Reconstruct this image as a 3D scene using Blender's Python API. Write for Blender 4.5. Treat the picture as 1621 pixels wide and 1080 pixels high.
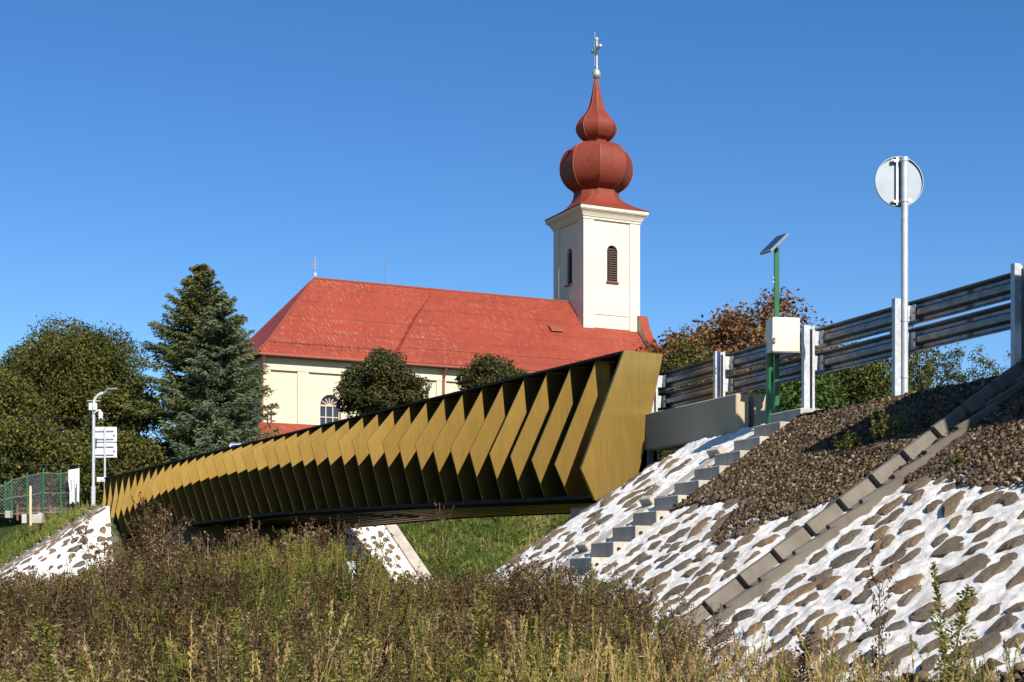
import bpy, bmesh, math, random
import numpy as np
from mathutils import Vector, Matrix

for _o in list(bpy.data.objects):
    bpy.data.objects.remove(_o, do_unlink=True)
SC = bpy.context.scene
COL = SC.collection
rng = np.random.default_rng(7)
random.seed(7)
FPX = 2350.0          # focal length of the lens in pixels of the 1621 px wide picture
HOR = 930.0           # row of the horizon; eye height is z = 0
GROUND = -1.6

# ------------------------------------------------------------------ camera, sky, sun, exposure
cam_d = bpy.data.cameras.new('camera')
cam = bpy.data.objects.new('camera', cam_d)
COL.objects.link(cam)
cam.location = (0, 0, 0)
cam.rotation_euler = (math.radians(90), 0, 0)
cam_d.sensor_width = 36.0
cam_d.lens = 36.0 * FPX / 1621.0
cam_d.shift_y = (HOR - 540.0) / 1621.0
cam_d.clip_start = 0.1
cam_d.clip_end = 3000
SC.camera = cam

SUN_EL = math.radians(36.5)
SUN_AZ = math.radians(25.5)                       # to the right of straight behind the camera
SUN = Vector((math.sin(SUN_AZ) * math.cos(SUN_EL), -math.cos(SUN_AZ) * math.cos(SUN_EL), math.sin(SUN_EL)))
world = bpy.data.worlds.new('World')
SC.world = world
world.use_nodes = True
wn = world.node_tree.nodes
sky = wn.new('ShaderNodeTexSky')
sky.sky_type = 'NISHITA'
sky.sun_disc = False
sky.sun_elevation = SUN_EL
sky.sun_rotation = math.atan2(SUN.x, SUN.y)
sky.altitude = 900
sky.air_density = 1.0
sky.dust_density = 0.15
sky.ozone_density = 4.0
hs = wn.new('ShaderNodeHueSaturation')
hs.inputs['Saturation'].default_value = 1.24
hs.inputs['Hue'].default_value = 0.505
world.node_tree.links.new(sky.outputs['Color'], hs.inputs['Color'])
world.node_tree.links.new(hs.outputs['Color'], wn['Background'].inputs['Color'])
wn['Background'].inputs['Strength'].default_value = 0.091
sun_d = bpy.data.lights.new('sun', 'SUN')
sun_d.energy = 5.0
sun_d.angle = math.radians(0.5)
sun_d.color = (1.0, 0.945, 0.86)
sun = bpy.data.objects.new('sun', sun_d)
COL.objects.link(sun)
sun.location = SUN * 60
sun.rotation_euler = (-SUN).to_track_quat('-Z', 'Y').to_euler()
SC.view_settings.view_transform = 'Standard'
SC.view_settings.look = 'None'
SC.view_settings.exposure = 0.60
SC.view_settings.gamma = 1.0
SC.view_settings.use_curve_mapping = False
SC.cycles.use_denoising = True
SC.cycles.max_bounces = 6
SC.cycles.diffuse_bounces = 3
SC.cycles.glossy_bounces = 3
SC.cycles.transparent_max_bounces = 8
SC.cycles.caustics_reflective = False
SC.cycles.caustics_refractive = False

# ------------------------------------------------------------------ helpers
def P2(x, y, Z):
    """world point seen at pixel (x, y) of the photograph at depth Z"""
    return Vector(((x - 810.5) / FPX * Z, Z, (HOR - y) / FPX * Z))

def sm(a, b, x):
    t = np.clip((x - a) / (b - a), 0, 1)
    return t * t * (3 - 2 * t)

def worigin(o):
    v = Vector((0, 0, 0))
    while o is not None:
        v += o.location
        o = o.parent
    return v

def tag(o, label, cat, group=None):
    o['label'] = label
    o['category'] = cat
    if group:
        o['group'] = group
    return o

def thing(name, label, cat, loc, group=None):
    o = bpy.data.objects.new(name, None)
    COL.objects.link(o)
    o.location = Vector(loc)
    o.empty_display_size = 0.2
    return tag(o, label, cat, group)

def link_mesh(name, me, parent=None, mat=None):
    o = bpy.data.objects.new(name, me)
    COL.objects.link(o)
    if parent is not None:
        o.parent = parent
    if mat is not None and not me.materials:
        me.materials.append(mat)
    return o

class MB:
    """collects polygons in world coordinates"""
    def __init__(s):
        s.v = []; s.f = []
    def add(s, vs, fs):
        n = len(s.v)
        s.v += [Vector(v) for v in vs]
        s.f += [tuple(i + n for i in f) for f in fs]
        return s
    def box(s, c, sx, sy, sz, ax=None, bev=0.0):
        """box centred at c; ax = (ex, ey, ez) unit axes"""
        ex, ey, ez = ax if ax else (Vector((1, 0, 0)), Vector((0, 1, 0)), Vector((0, 0, 1)))
        c = Vector(c); hx, hy, hz = sx / 2, sy / 2, sz / 2
        if bev <= 0:
            vs = [c + ex * a * hx + ey * b * hy + ez * d * hz for d in (-1, 1) for a, b in ((-1, -1), (1, -1), (1, 1), (-1, 1))]
            return s.add(vs, [(3, 2, 1, 0), (4, 5, 6, 7), (0, 1, 5, 4), (1, 2, 6, 5), (2, 3, 7, 6), (3, 0, 4, 7)])
        bm = bmesh.new()
        bmesh.ops.create_cube(bm, size=1)
        for v in bm.verts:
            v.co = Vector((v.co.x * sx, v.co.y * sy, v.co.z * sz))
        bmesh.ops.bevel(bm, geom=list(bm.edges), offset=bev, segments=1, affect='EDGES')
        bm.verts.index_update()
        vs = [c + ex * v.co.x + ey * v.co.y + ez * v.co.z for v in bm.verts]
        fs = [tuple(v.index for v in f.verts) for f in bm.faces]
        bm.free()
        return s.add(vs, fs)
    def prism(s, poly, d):
        """polygon (list of points) extruded by vector d, closed"""
        n = len(poly); poly = [Vector(p) for p in poly]; d = Vector(d)
        fs = [tuple(range(n))[::-1], tuple(range(n, 2 * n))]
        fs += [(i, (i + 1) % n, (i + 1) % n + n, i + n) for i in range(n)]
        return s.add(poly + [p + d for p in poly], fs)
    def tube(s, pts, rad, n=8, cap=True):
        pts = [Vector(p) for p in pts]
        if not hasattr(rad, '__len__'):
            rad = [rad] * len(pts)
        base = len(s.v); a = None
        for i, p in enumerate(pts):
            t = (pts[min(i + 1, len(pts) - 1)] - pts[max(i - 1, 0)]).normalized()
            if a is None:
                a = t.orthogonal().normalized()
            a = (a - t * a.dot(t)).normalized()
            b = t.cross(a)
            for k in range(n):
                w = 2 * math.pi * k / n
                s.v.append(p + (a * math.cos(w) + b * math.sin(w)) * rad[i])
        for i in range(len(pts) - 1):
            for k in range(n):
                k2 = (k + 1) % n
                s.f.append((base + i * n + k, base + i * n + k2, base + (i + 1) * n + k2, base + (i + 1) * n + k))
        if cap:
            s.f.append(tuple(base + k for k in range(n))[::-1])
            s.f.append(tuple(base + (len(pts) - 1) * n + k for k in range(n)))
        return s
    def lathe(s, c, prof, n=16, rot=0.0):
        """prof: list of (radius, z) about vertical axis through c"""
        c = Vector(c); base = len(s.v)
        for r, z in prof:
            for k in range(n):
                w = rot + 2 * math.pi * k / n
                s.v.append(Vector((c.x + r * math.cos(w), c.y + r * math.sin(w), c.z + z)))
        for i in range(len(prof) - 1):
            for k in range(n):
                k2 = (k + 1) % n
                s.f.append((base + i * n + k, base + i * n + k2, base + (i + 1) * n + k2, base + (i + 1) * n + k))
        s.f.append(tuple(base + k for k in range(n))[::-1])
        s.f.append(tuple(base + (len(prof) - 1) * n + k for k in range(n)))
        return s
    def sphere(s, c, r, n=14, m=8, sq=(1, 1, 1)):
        prof = [(max(1e-4, math.sin(math.pi * i / m)) * r * sq[0], -math.cos(math.pi * i / m) * r * sq[2]) for i in range(m + 1)]
        return s.lathe(c, prof, n)
    def build(s, name, mat, parent=None, smooth=False, mats=None):
        off = worigin(parent) if parent is not None else Vector((0, 0, 0))
        me = bpy.data.meshes.new(name)
        me.from_pydata([v - off for v in s.v], [], s.f)
        bm = bmesh.new(); bm.from_mesh(me)
        bmesh.ops.recalc_face_normals(bm, faces=bm.faces)
        bm.to_mesh(me); bm.free()
        me.update()
        if smooth:
            me.polygons.foreach_set('use_smooth', [True] * len(me.polygons))
            try:
                me.set_sharp_from_angle(angle=math.radians(35))
            except Exception:
                pass
        return link_mesh(name, me, parent, mat)

def np_mesh(name, V, Q, mat, parent=None, attrs=None, smooth=False):
    """fast mesh of quads (or tris) from arrays"""
    V = np.asarray(V, np.float32); Q = np.asarray(Q, np.int32)
    k = Q.shape[1]
    if parent is not None:
        V = V - np.array(worigin(parent), np.float32)
    me = bpy.data.meshes.new(name)
    me.vertices.add(len(V)); me.vertices.foreach_set('co', V.ravel())
    me.loops.add(Q.size); me.loops.foreach_set('vertex_index', Q.ravel())
    me.polygons.add(len(Q)); me.polygons.foreach_set('loop_start', np.arange(0, Q.size, k, dtype=np.int32))
    if smooth:
        me.polygons.foreach_set('use_smooth', np.ones(len(Q), bool))
    for an, av in (attrs or {}).items():
        at = me.attributes.new(an, 'FLOAT', 'POINT')
        at.data.foreach_set('value', np.asarray(av, np.float32))
    me.update(calc_edges=True)
    return link_mesh(name, me, parent, mat)

# ------------------------------------------------------------------ materials
class NT:
    def __init__(s, name):
        s.m = bpy.data.materials.new(name); s.m.use_nodes = True
        s.t = s.m.node_tree; s.b = s.t.nodes['Principled BSDF']
        s._co = None
    def n(s, typ, **kw):
        nd = s.t.nodes.new('ShaderNode' + typ)
        for k, v in kw.items():
            setattr(nd, k, v)
        return nd
    def l(s, a, b):
        s.t.links.new(a, b)
    def co(s):
        if s._co is None:
            s._co = s.n('TexCoord').outputs['Object']
        return s._co
    def noise(s, scale, detail=4, rough=0.55, stretch=None, dist=0.0):
        nd = s.n('TexNoise'); nd.inputs['Scale'].default_value = scale
        nd.inputs['Detail'].default_value = detail; nd.inputs['Roughness'].default_value = rough
        nd.inputs['Distortion'].default_value = dist
        if stretch:
            mp = s.n('Mapping'); mp.inputs['Scale'].default_value = stretch
            if len(stretch) > 3:
                pass
            s.l(s.co(), mp.inputs['Vector']); s.l(mp.outputs['Vector'], nd.inputs['Vector'])
        else:
            s.l(s.co(), nd.inputs['Vector'])
        return nd.outputs['Fac']
    def ramp(s, fac, stops):
        r = s.n('ValToRGB')
        el = r.color_ramp.elements
        while len(el) < len(stops):
            el.new(0.5)
        for e, (p, c) in zip(el, stops):
            e.position = p; e.color = (*c, 1) if len(c) == 3 else c
        s.l(fac, r.inputs['Fac'])
        return r.outputs['Color']
    def mix(s, fac, a, b, typ='MIX'):
        m = s.n('MixRGB', blend_type=typ)
        for sock, val in ((m.inputs[0], fac), (m.inputs[1], a), (m.inputs[2], b)):
            if isinstance(val, (int, float)):
                sock.default_value = val
            elif isinstance(val, tuple):
                sock.default_value = (*val, 1) if len(val) == 3 else val
            else:
                s.l(val, sock)
        return m.outputs[0]
    def math(s, op, a, b=0.0):
        m = s.n('Math', operation=op)
        for sock, val in ((m.inputs[0], a), (m.inputs[1], b)):
            if isinstance(val, (int, float)):
                sock.default_value = val
            else:
                s.l(val, sock)
        return m.outputs[0]
    def bump(s, h, strength=0.3, dist=0.02):
        b = s.n('Bump'); b.inputs['Strength'].default_value = strength; b.inputs['Distance'].default_value = dist
        s.l(h, b.inputs['Height']); s.l(b.outputs['Normal'], s.b.inputs['Normal'])
    def set(s, col=None, rough=None, metal=None, spec=None):
        for nm, val in (('Base Color', col), ('Roughness', rough), ('Metallic', metal), ('Specular IOR Level', spec)):
            if val is None:
                continue
            if isinstance(val, tuple):
                s.b.inputs[nm].default_value = (*val, 1)
            elif isinstance(val, (int, float)):
                s.b.inputs[nm].default_value = val
            else:
                s.l(val, s.b.inputs[nm])
        return s

def simple(name, c1, c2, scale=8, rough=0.7, metal=0.0, bump=0.0, bscale=None, bdist=0.01, spec=None, detail=4):
    m = NT(name)
    f = m.noise(scale, detail)
    m.set(m.ramp(f, [(0.3, c1), (0.7, c2)]), rough, metal, spec)
    if bump > 0:
        m.bump(m.noise(bscale or scale * 4, 5), bump, bdist)
    return m.m

M = {}
# gold anodised metal: even, with very faint brushed variation and small scuffs
g = NT('gold_metal')
f = g.noise(1.3, 3)
g2 = g.noise(60, 2, stretch=(1, 1, .05))
c = g.ramp(f, [(0.3, (0.45, 0.285, 0.074)), (0.7, (0.485, 0.31, 0.084))])
scuff = g.ramp(g.noise(9, 6, 0.8), [(0.70, (0, 0, 0)), (0.735, (1, 1, 1))])
c = g.mix(g.math('MULTIPLY', scuff, 0.25), c, (0.45, 0.36, 0.2))
oi = g.n('ObjectInfo')
c = g.mix(1.0, c, g.ramp(oi.outputs['Random'], [(0.0, (0.90, 0.90, 0.88)), (1.0, (1.06, 1.06, 1.06))]), 'MULTIPLY')
stk = g.ramp(g.noise(5, 5, 0.7, stretch=(1, 1, .12)), [(0.45, (1, 1, 1)), (0.75, (0.84, 0.85, 0.86))])
c = g.mix(1.0, c, stk, 'MULTIPLY')
g.set(c, g.ramp(g2, [(0.3, (0.45,) * 3), (0.7, (0.50,) * 3)]), 1.0, 0.5)
M['gold'] = g.m
M['black'] = simple('black_coated_steel', (0.005, 0.005, 0.005), (0.008, 0.007, 0.007), 3, 0.9, spec=0.04)
M['rail'] = simple('dark_brown_steel', (0.016, 0.013, 0.010), (0.026, 0.021, 0.016), 4, 0.75, 0.0, spec=0.2)
# lime plaster
def plaster(name, a, b):
    p = NT(name)
    n1 = p.noise(0.5, 5); n2 = p.noise(6, 4)
    c = p.ramp(n1, [(0.3, a), (0.7, b)])
    st = p.ramp(p.noise(1.2, 6, 0.7, stretch=(1, 1, .18)), [(0.56, (0, 0, 0)), (0.75, (1, 1, 1))])
    c = p.mix(p.math('MULTIPLY', st, 0.22), c, tuple(x * 0.62 for x in a))
    p.set(c, 0.9, 0, 0.2)
    p.bump(p.noise(14, 6, 0.7), 0.9, 0.03)
    return p.m
M['plaster'] = plaster('cream_plaster', (0.57, 0.49, 0.36), (0.63, 0.55, 0.41))
M['plaster_tower'] = plaster('pale_plaster', (0.60, 0.53, 0.425), (0.65, 0.585, 0.475))
# painted sheet metal roof, chalky streaks
def redroof(name, streak=True, seam=1.0, k_=1.0):
    r = NT(name)
    n1 = r.noise(0.35, 5)
    c = r.ramp(n1, [(0.3, (0.205 * k_, 0.031 * k_, 0.0135 * k_)), (0.7, (0.255 * k_, 0.042 * k_, 0.018 * k_))])
    dp = r.n('VectorMath', operation='DOT_PRODUCT'); dp.inputs[1].default_value = (0.901, 0.434, 0)
    r.l(r.co(), dp.inputs[0])
    sz = r.n('SeparateXYZ'); r.l(r.co(), sz.inputs[0])
    cx = r.n('CombineXYZ')
    r.l(r.math('ADD', r.math('MULTIPLY', dp.outputs['Value'], 3.2), r.math('MULTIPLY', sz.outputs['Z'], 1.3)), cx.inputs[0]); r.l(r.math('MULTIPLY', sz.outputs['Z'], 0.75), cx.inputs[1])
    chn = r.n('TexNoise'); chn.inputs['Scale'].default_value = 3.2; chn.inputs['Detail'].default_value = 9
    chn.inputs['Roughness'].default_value = 0.78; r.l(cx.outputs[0], chn.inputs['Vector'])
    ch = chn.outputs['Fac']
    big = r.ramp(r.noise(0.22, 3), [(0.35, (0, 0, 0)), (0.65, (1, 1, 1))])
    chm = r.ramp(ch, [(0.53, (0, 0, 0)), (0.63, (1, 1, 1))])
    k = r.math('MULTIPLY', chm, r.math('ADD', r.math('MULTIPLY', big, 0.58), 0.14) if streak else 0.18)
    c = r.mix(k, c, (0.47, 0.24, 0.17))
    dk = r.ramp(r.noise(1.1, 7, 0.7), [(0.60, (0, 0, 0)), (0.72, (1, 1, 1))])
    c = r.mix(r.math('MULTIPLY', dk, 0.30), c, (0.13, 0.03, 0.02))
    # horizontal sheet joints, slightly wandering
    sx = r.n('SeparateXYZ'); r.l(r.co(), sx.inputs[0])
    zz = r.math('ADD', sx.outputs['Z'], r.math('MULTIPLY', r.noise(0.8, 2), 0.22))
    fr = r.math('FRACT', r.math('DIVIDE', zz, seam))
    ln = r.math('LESS_THAN', fr, 0.045)
    brk = r.ramp(r.noise(1.5, 2), [(0.38, (0, 0, 0)), (0.5, (1, 1, 1))])
    c = r.mix(r.math('MULTIPLY', r.math('MULTIPLY', ln, brk), 0.8), c, (0.10, 0.03, 0.022))
    r.set(c, 0.62, 0, 0.3)
    r.bump(r.noise(1.6, 4), 0.25, 0.05)
    return r.m
M['roof'] = redroof('red_painted_sheet_roof', True, 1.15)
M['dome'] = redroof('red_painted_dome_sheet', False, 0.52, 0.80)
M['redmetal'] = simple('red_brown_metal', (0.21, 0.05, 0.032), (0.27, 0.065, 0.04), 5, 0.6)
M['silver'] = simple('weathered_silver', (0.42, 0.40, 0.36), (0.62, 0.60, 0.55), 6, 0.4, 0.6)
M['iron'] = simple('grey_iron', (0.12, 0.12, 0.12), (0.2, 0.2, 0.2), 6, 0.6, 0.3)
M['wood_dark'] = simple('dark_brown_wood', (0.05, 0.028, 0.018), (0.085, 0.05, 0.032), 14, 0.8)
M['wood_light'] = simple('pale_window_wood', (0.45, 0.32, 0.2), (0.58, 0.44, 0.3), 8, 0.7)
M['dark'] = simple('dark_void', (0.01, 0.01, 0.01), (0.016, 0.014, 0.013), 4, 0.9)
gl = NT('blue_window_glass'); gl.set((0.02, 0.03, 0.05), 0.08, 0.0, 0.8); M['glass'] = gl.m
# concrete
def concrete(name, a, b, stain=0.25, sc=3.0):
    p = NT(name)
    c = p.ramp(p.noise(sc, 6, 0.65), [(0.3, a), (0.7, b)])
    st = p.ramp(p.noise(5, 6, 0.75, stretch=(1, 1, .22)), [(0.55, (0, 0, 0)), (0.72, (1, 1, 1))])
    c = p.mix(p.math('MULTIPLY', st, stain), c, tuple(x * 0.5 for x in a))
    pores = p.ramp(p.noise(60, 3), [(0.66, (0, 0, 0)), (0.72, (1, 1, 1))])
    c = p.mix(p.math('MULTIPLY', pores, 0.35), c, tuple(x * 0.4 for x in a))
    p.set(c, 0.85, 0, 0.25)
    p.bump(p.noise(30, 6, 0.7), 0.35, 0.01)
    return p.m
M['concrete'] = concrete('grey_concrete', (0.30, 0.28, 0.25), (0.42, 0.395, 0.35))
M['step'] = concrete('pale_step_concrete', (0.34, 0.30, 0.245), (0.50, 0.45, 0.375), 0.65)
M['wallconc'] = concrete('tan_coated_concrete', (0.40, 0.31, 0.205), (0.45, 0.355, 0.24), 0.12, 1.5)
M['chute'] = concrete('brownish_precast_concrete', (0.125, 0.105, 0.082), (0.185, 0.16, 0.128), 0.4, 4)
# mortar
mo = NT('white_mortar')
n1 = mo.noise(1.1, 6, 0.65); n2 = mo.noise(6, 8, 0.75)
c = mo.ramp(n1, [(0.24, (0.66, 0.60, 0.51)), (0.45, (0.84, 0.80, 0.73)), (0.8, (0.88, 0.855, 0.80))])
dirt = mo.ramp(n2, [(0.51, (0, 0, 0)), (0.67, (1, 1, 1))])
c = mo.mix(mo.math('MULTIPLY', dirt, 0.7), c, (0.42, 0.35, 0.26))
spk = mo.ramp(mo.noise(38, 4, 0.7), [(0.65, (0, 0, 0)), (0.7, (1, 1, 1))])
c = mo.mix(mo.math('MULTIPLY', spk, 0.6), c, (0.22, 0.18, 0.14))
mo.set(c, 0.95, 0, 0.15)
mo.bump(mo.noise(12, 8, 0.8), 0.7, 0.05)
M['mortar'] = mo.m
# field stones, object-random tone
def stone_mat(name, cols, bumps=0.7):
    p = NT(name)
    oi = p.n('ObjectInfo')
    c = p.ramp(oi.outputs['Random'], [(i / (len(cols) - 1) if len(cols) > 1 else 0, cc) for i, cc in enumerate(cols)])
    n1 = p.noise(17, 7, 0.75)
    c = p.mix(1.0, c, p.ramp(n1, [(0.33, (0.32, 0.30, 0.28)), (0.66, (1.6, 1.52, 1.42))]), 'MULTIPLY')
    vein = p.ramp(p.noise(9, 6, 0.7, stretch=(1, 1, 3.5), dist=1.0), [(0.42, (0, 0, 0)), (0.50, (1, 1, 1)), (0.54, (0, 0, 0))])
    c = p.mix(p.math('MULTIPLY', vein, 0.5), c, (0.045, 0.036, 0.028))
    lime = p.ramp(p.noise(11, 5, 0.7), [(0.60, (0, 0, 0)), (0.72, (1, 1, 1))])
    c = p.mix(p.math('MULTIPLY', lime, 0.45), c, (0.6, 0.57, 0.52))
    p.set(c, 0.9, 0, 0.25)
    p.bump(p.noise(16, 8, 0.8), bumps, 0.06)
    return p.m
M['stone'] = stone_mat('brown_grey_fieldstone', [(0.155, 0.125, 0.095), (0.24, 0.19, 0.135), (0.125, 0.11, 0.095), (0.20, 0.165, 0.13), (0.29, 0.20, 0.115), (0.15, 0.13, 0.11)])
def tint_mat(name, stops, rough=0.9, trans=0.0, spec=0.2):
    """colour picked per clump / plant by the point attribute tint"""
    p = NT(name)
    a = p.n('Attribute', attribute_name='tint')
    b_ = p.n('Attribute', attribute_name='plant_tone', attribute_type='INSTANCER')
    c = p.ramp(p.math('ADD', a.outputs['Fac'], b_.outputs['Fac']), stops)
    p.set(c, rough, 0, spec)
    if trans > 0:
        tr = p.n('BsdfTranslucent'); p.l(c, tr.inputs['Color'])
        ms = p.n('MixShader'); ms.inputs[0].default_value = trans
        p.l(p.b.outputs[0], ms.inputs[1]); p.l(tr.outputs[0], ms.inputs[2])
        p.l(ms.outputs[0], p.t.nodes['Material Output'].inputs['Surface'])
    return p.m
M['gravel'] = tint_mat('brown_crushed_gravel', [(0.0, (0.018, 0.012, 0.006)), (0.35, (0.058, 0.038, 0.020)), (0.7, (0.120, 0.083, 0.046)), (0.93, (0.21, 0.15, 0.09)), (1.0, (0.36, 0.29, 0.20))])
M['earth'] = simple('brown_earth', (0.055, 0.038, 0.026), (0.10, 0.072, 0.048), 7, 0.95, 0, 0.8, 25, 0.03)
M['galv'] = simple('galvanised_steel', (0.42, 0.43, 0.44), (0.58, 0.585, 0.59), 16, 0.5, 0.3, detail=6)
M['galv_beam'] = simple('shade_toned_galvanised_beam', (0.13, 0.135, 0.14), (0.25, 0.255, 0.26), 9, 0.40, 0.85, detail=6)  # darker copy of the post steel; shade of the beam backs is in the colour
M['green_paint'] = simple('dark_green_paint', (0.008, 0.10, 0.028), (0.012, 0.125, 0.036), 6, 0.35)
M['box_paint'] = simple('cream_enamel', (0.62, 0.56, 0.42), (0.66, 0.60, 0.46), 2, 0.4)
M['white_paint'] = simple('white_paint', (0.74, 0.74, 0.74), (0.8, 0.8, 0.8), 3, 0.45)
M['brass'] = simple('brass', (0.4, 0.25, 0.07), (0.5, 0.32, 0.1), 9, 0.4, 0.8)
M['alu'] = simple('aluminium_sheet', (0.22, 0.25, 0.27), (0.28, 0.31, 0.33), 3, 0.5, 0.3)
M['blue_sticker'] = simple('blue_sticker', (0.05, 0.06, 0.35), (0.07, 0.08, 0.4), 9, 0.5)
M['sign_blue'] = simple('sign_blue', (0.02, 0.12, 0.5), (0.025, 0.14, 0.55), 4, 0.4)
M['asphalt'] = simple('asphalt', (0.042, 0.042, 0.044), (0.062, 0.062, 0.062), 12, 0.9, 0, 0.4, 60, 0.01)
M['rubber'] = simple('rubber', (0.015, 0.015, 0.015), (0.022, 0.022, 0.022), 9, 0.8)
M['tarp'] = simple('white_tarpaulin', (0.6, 0.62, 0.62), (0.74, 0.75, 0.75), 3, 0.5)
M['rust'] = simple('rusty_red_steel', (0.14, 0.05, 0.03), (0.2, 0.075, 0.045), 9, 0.8)
M['stake'] = simple('pale_timber', (0.52, 0.40, 0.24), (0.62, 0.49, 0.31), 10, 0.8)
M['bark'] = simple('grey_brown_bark', (0.07, 0.055, 0.04), (0.12, 0.095, 0.07), 12, 0.95, 0, 0.8, 20, 0.03)
# grass covered ground
gr = NT('grass_ground')
n1 = gr.noise(0.45, 6, 0.65); n2 = gr.noise(5, 6, 0.7)
c = gr.ramp(n1, [(0.35, (0.045, 0.075, 0.016)), (0.55, (0.075, 0.095, 0.024)), (0.68, (0.15, 0.115, 0.06))])
c = gr.mix(1.0, c, gr.ramp(n2, [(0.3, (0.55, 0.55, 0.55)), (0.7, (1.35, 1.35, 1.3))]), 'MULTIPLY')
gr.set(c, 0.95, 0, 0.1)
gr.bump(gr.noise(9, 7, 0.75), 1.0, 0.15)
M['ground'] = gr.m

# ------------------------------------------------------------------ key lines of the place
def v2(a, b):
    return Vector((a, b, 0))
D = v2(-0.4993, 0.8664)                 # along the bridge, away from the camera
N = v2(-0.8664, -0.4993)                # out of its near face
B0 = v2(1.70, 22.70)                    # near end of the face line
BL = 30.24
NB = 41
UP = Vector((0, 0, 1))
KB = 0.955                              # true distance of the bridge
SKEW = 0.26                             # the far side of the bridge starts this much further along
def bp(t, p, h):
    """point on the bridge: t along 0..1, p outward of the face line, h height"""
    return (B0 + D * (BL * t) + N * p + UP * h) * KB
def far(t):
    return SKEW + (1 - SKEW) * t

# right (near) embankment
DR = v2(-0.374, 0.927).normalized()
OR = v2(-DR.y, DR.x)                    # (-.927,-.374): outward and down the slope
PR0 = v2(5.10, 15.0) + OR * 0.25
SC_R = 6.2                              # cone corner along the crest
HC = 2.08
SL = 0.6667
def sr(s, r, dz=0.0):
    """point on the right slope: s along the crest (beyond SC_R the corner cone), r plan distance from the crest"""
    if s <= SC_R:
        p = PR0 + DR * s + OR * r
    else:
        a = (s - SC_R) / 2.5
        p = PR0 + DR * SC_R + (OR * math.cos(a) + DR * math.sin(a)) * r
    p.z = HC - SL * r + dz
    return p
NR = (OR * SL + UP).normalized()        # slope normal
DN = (OR - UP * SL).normalized()        # down the slope

# left (far) embankment
TL = 0.965
PL0 = bp(TL, 0.15, 0)
HL = 2.48
def sl(s, r, dz=0.0):
    """left slope: s >= 0 along the road away from the camera, s < 0 the corner cone; r plan distance"""
    if s >= 0:
        p = PL0 + D * s + N * r
    else:
        a = min(-s / 2.5, math.pi / 2)
        p = PL0 + (N * math.cos(a) - D * math.sin(a)) * r
        if -s / 2.5 > math.pi / 2:
            p = p - N * (-s - 2.5 * math.pi / 2)
    p.z = HL - SL * r + dz
    return p

PQ0 = bp(0.80, -3.0, 0)                 # second bank, behind and under the bridge
def slp(q, r, dz=0.0):
    """paved bank seen under the bridge: q metres inward of the face line, r plan distance down its slope"""
    p = bp(0.80, 0.15, 0) - D * r - N * q
    p.z = HL - SL * r + dz
    return p

def poly_dist(X, Y, p0, along, out, ext=1e9):
    """plan distance from the quarter plane {a >= 0 along, o <= 0 outward}"""
    a = (X - p0.x) * along.x + (Y - p0.y) * along.y
    o = (X - p0.x) * out.x + (Y - p0.y) * out.y
    da = np.maximum(-a, 0); do = np.maximum(o, 0)
    return np.hypot(da, do), a, o

def ground_h(X, Y):
    X = np.asarray(X, float); Y = np.asarray(Y, float)
    base = GROUND + 0.10 * np.sin(X * 0.7 + 1.3) * np.sin(Y * 0.55)
    base = base + 0.5 * sm(26, 40, Y) * (X < 60)
    hill = -1.2 + 3.4 * sm(50, 62, Y) + 5.6 * sm(62, 86, Y) - 6.0 * sm(135, 260, Y)
    # left embankment and the bank behind the bridge
    d, a, o = poly_dist(X, Y, PL0, D, N)
    left = np.clip(HL - SL * d, -3, HL) - 0.06 - 5.0 * sm(24, 60, -o)
    d3, a3, o3 = poly_dist(X, Y, PQ0, D, N)
    left = np.maximum(left, np.clip(HL - SL * d3, -3, HL) - 0.06 - 5.0 * sm(20, 55, -o3))
    # right embankment: strip of road 7 m wide
    C = PR0 + DR * SC_R
    d2, a2, o2 = poly_dist(X, Y, C, -DR, OR)
    o_in = np.maximum(-o2 - 9.0, 0)
    right = np.clip(HC - SL * np.hypot(d2, o_in), -3, HC) - 0.07
    h = np.maximum(np.maximum(base, hill), np.maximum(left, right))
    return h

# ------------------------------------------------------------------ ground sheet
def axis(lo, hi, fine_lo, fine_hi, step):
    a = [fine_lo]
    while a[-1] < fine_hi:
        a.append(a[-1] + step)
    st = step
    while a[-1] < hi:
        st *= 1.25; a.append(a[-1] + st)
    st = step
    while a[0] > lo:
        st *= 1.25; a.insert(0, a[0] - st)
    return np.array(a)
gx = axis(-900, 900, -26, 16, 0.4)
gy = axis(-200, 1500, 4, 66, 0.4)
GX, GY = np.meshgrid(gx, gy)
GZ = ground_h(GX, GY)
V = np.stack([GX.ravel(), GY.ravel(), GZ.ravel()], 1)
nx, ny = len(gx), len(gy)
idx = np.arange(nx * ny).reshape(ny, nx)
Q = np.stack([idx[:-1, :-1].ravel(), idx[:-1, 1:].ravel(), idx[1:, 1:].ravel(), idx[1:, :-1].ravel()], 1)
o = np_mesh('ground', V, Q, M['ground'], smooth=True)
o['kind'] = 'structure'

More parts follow.
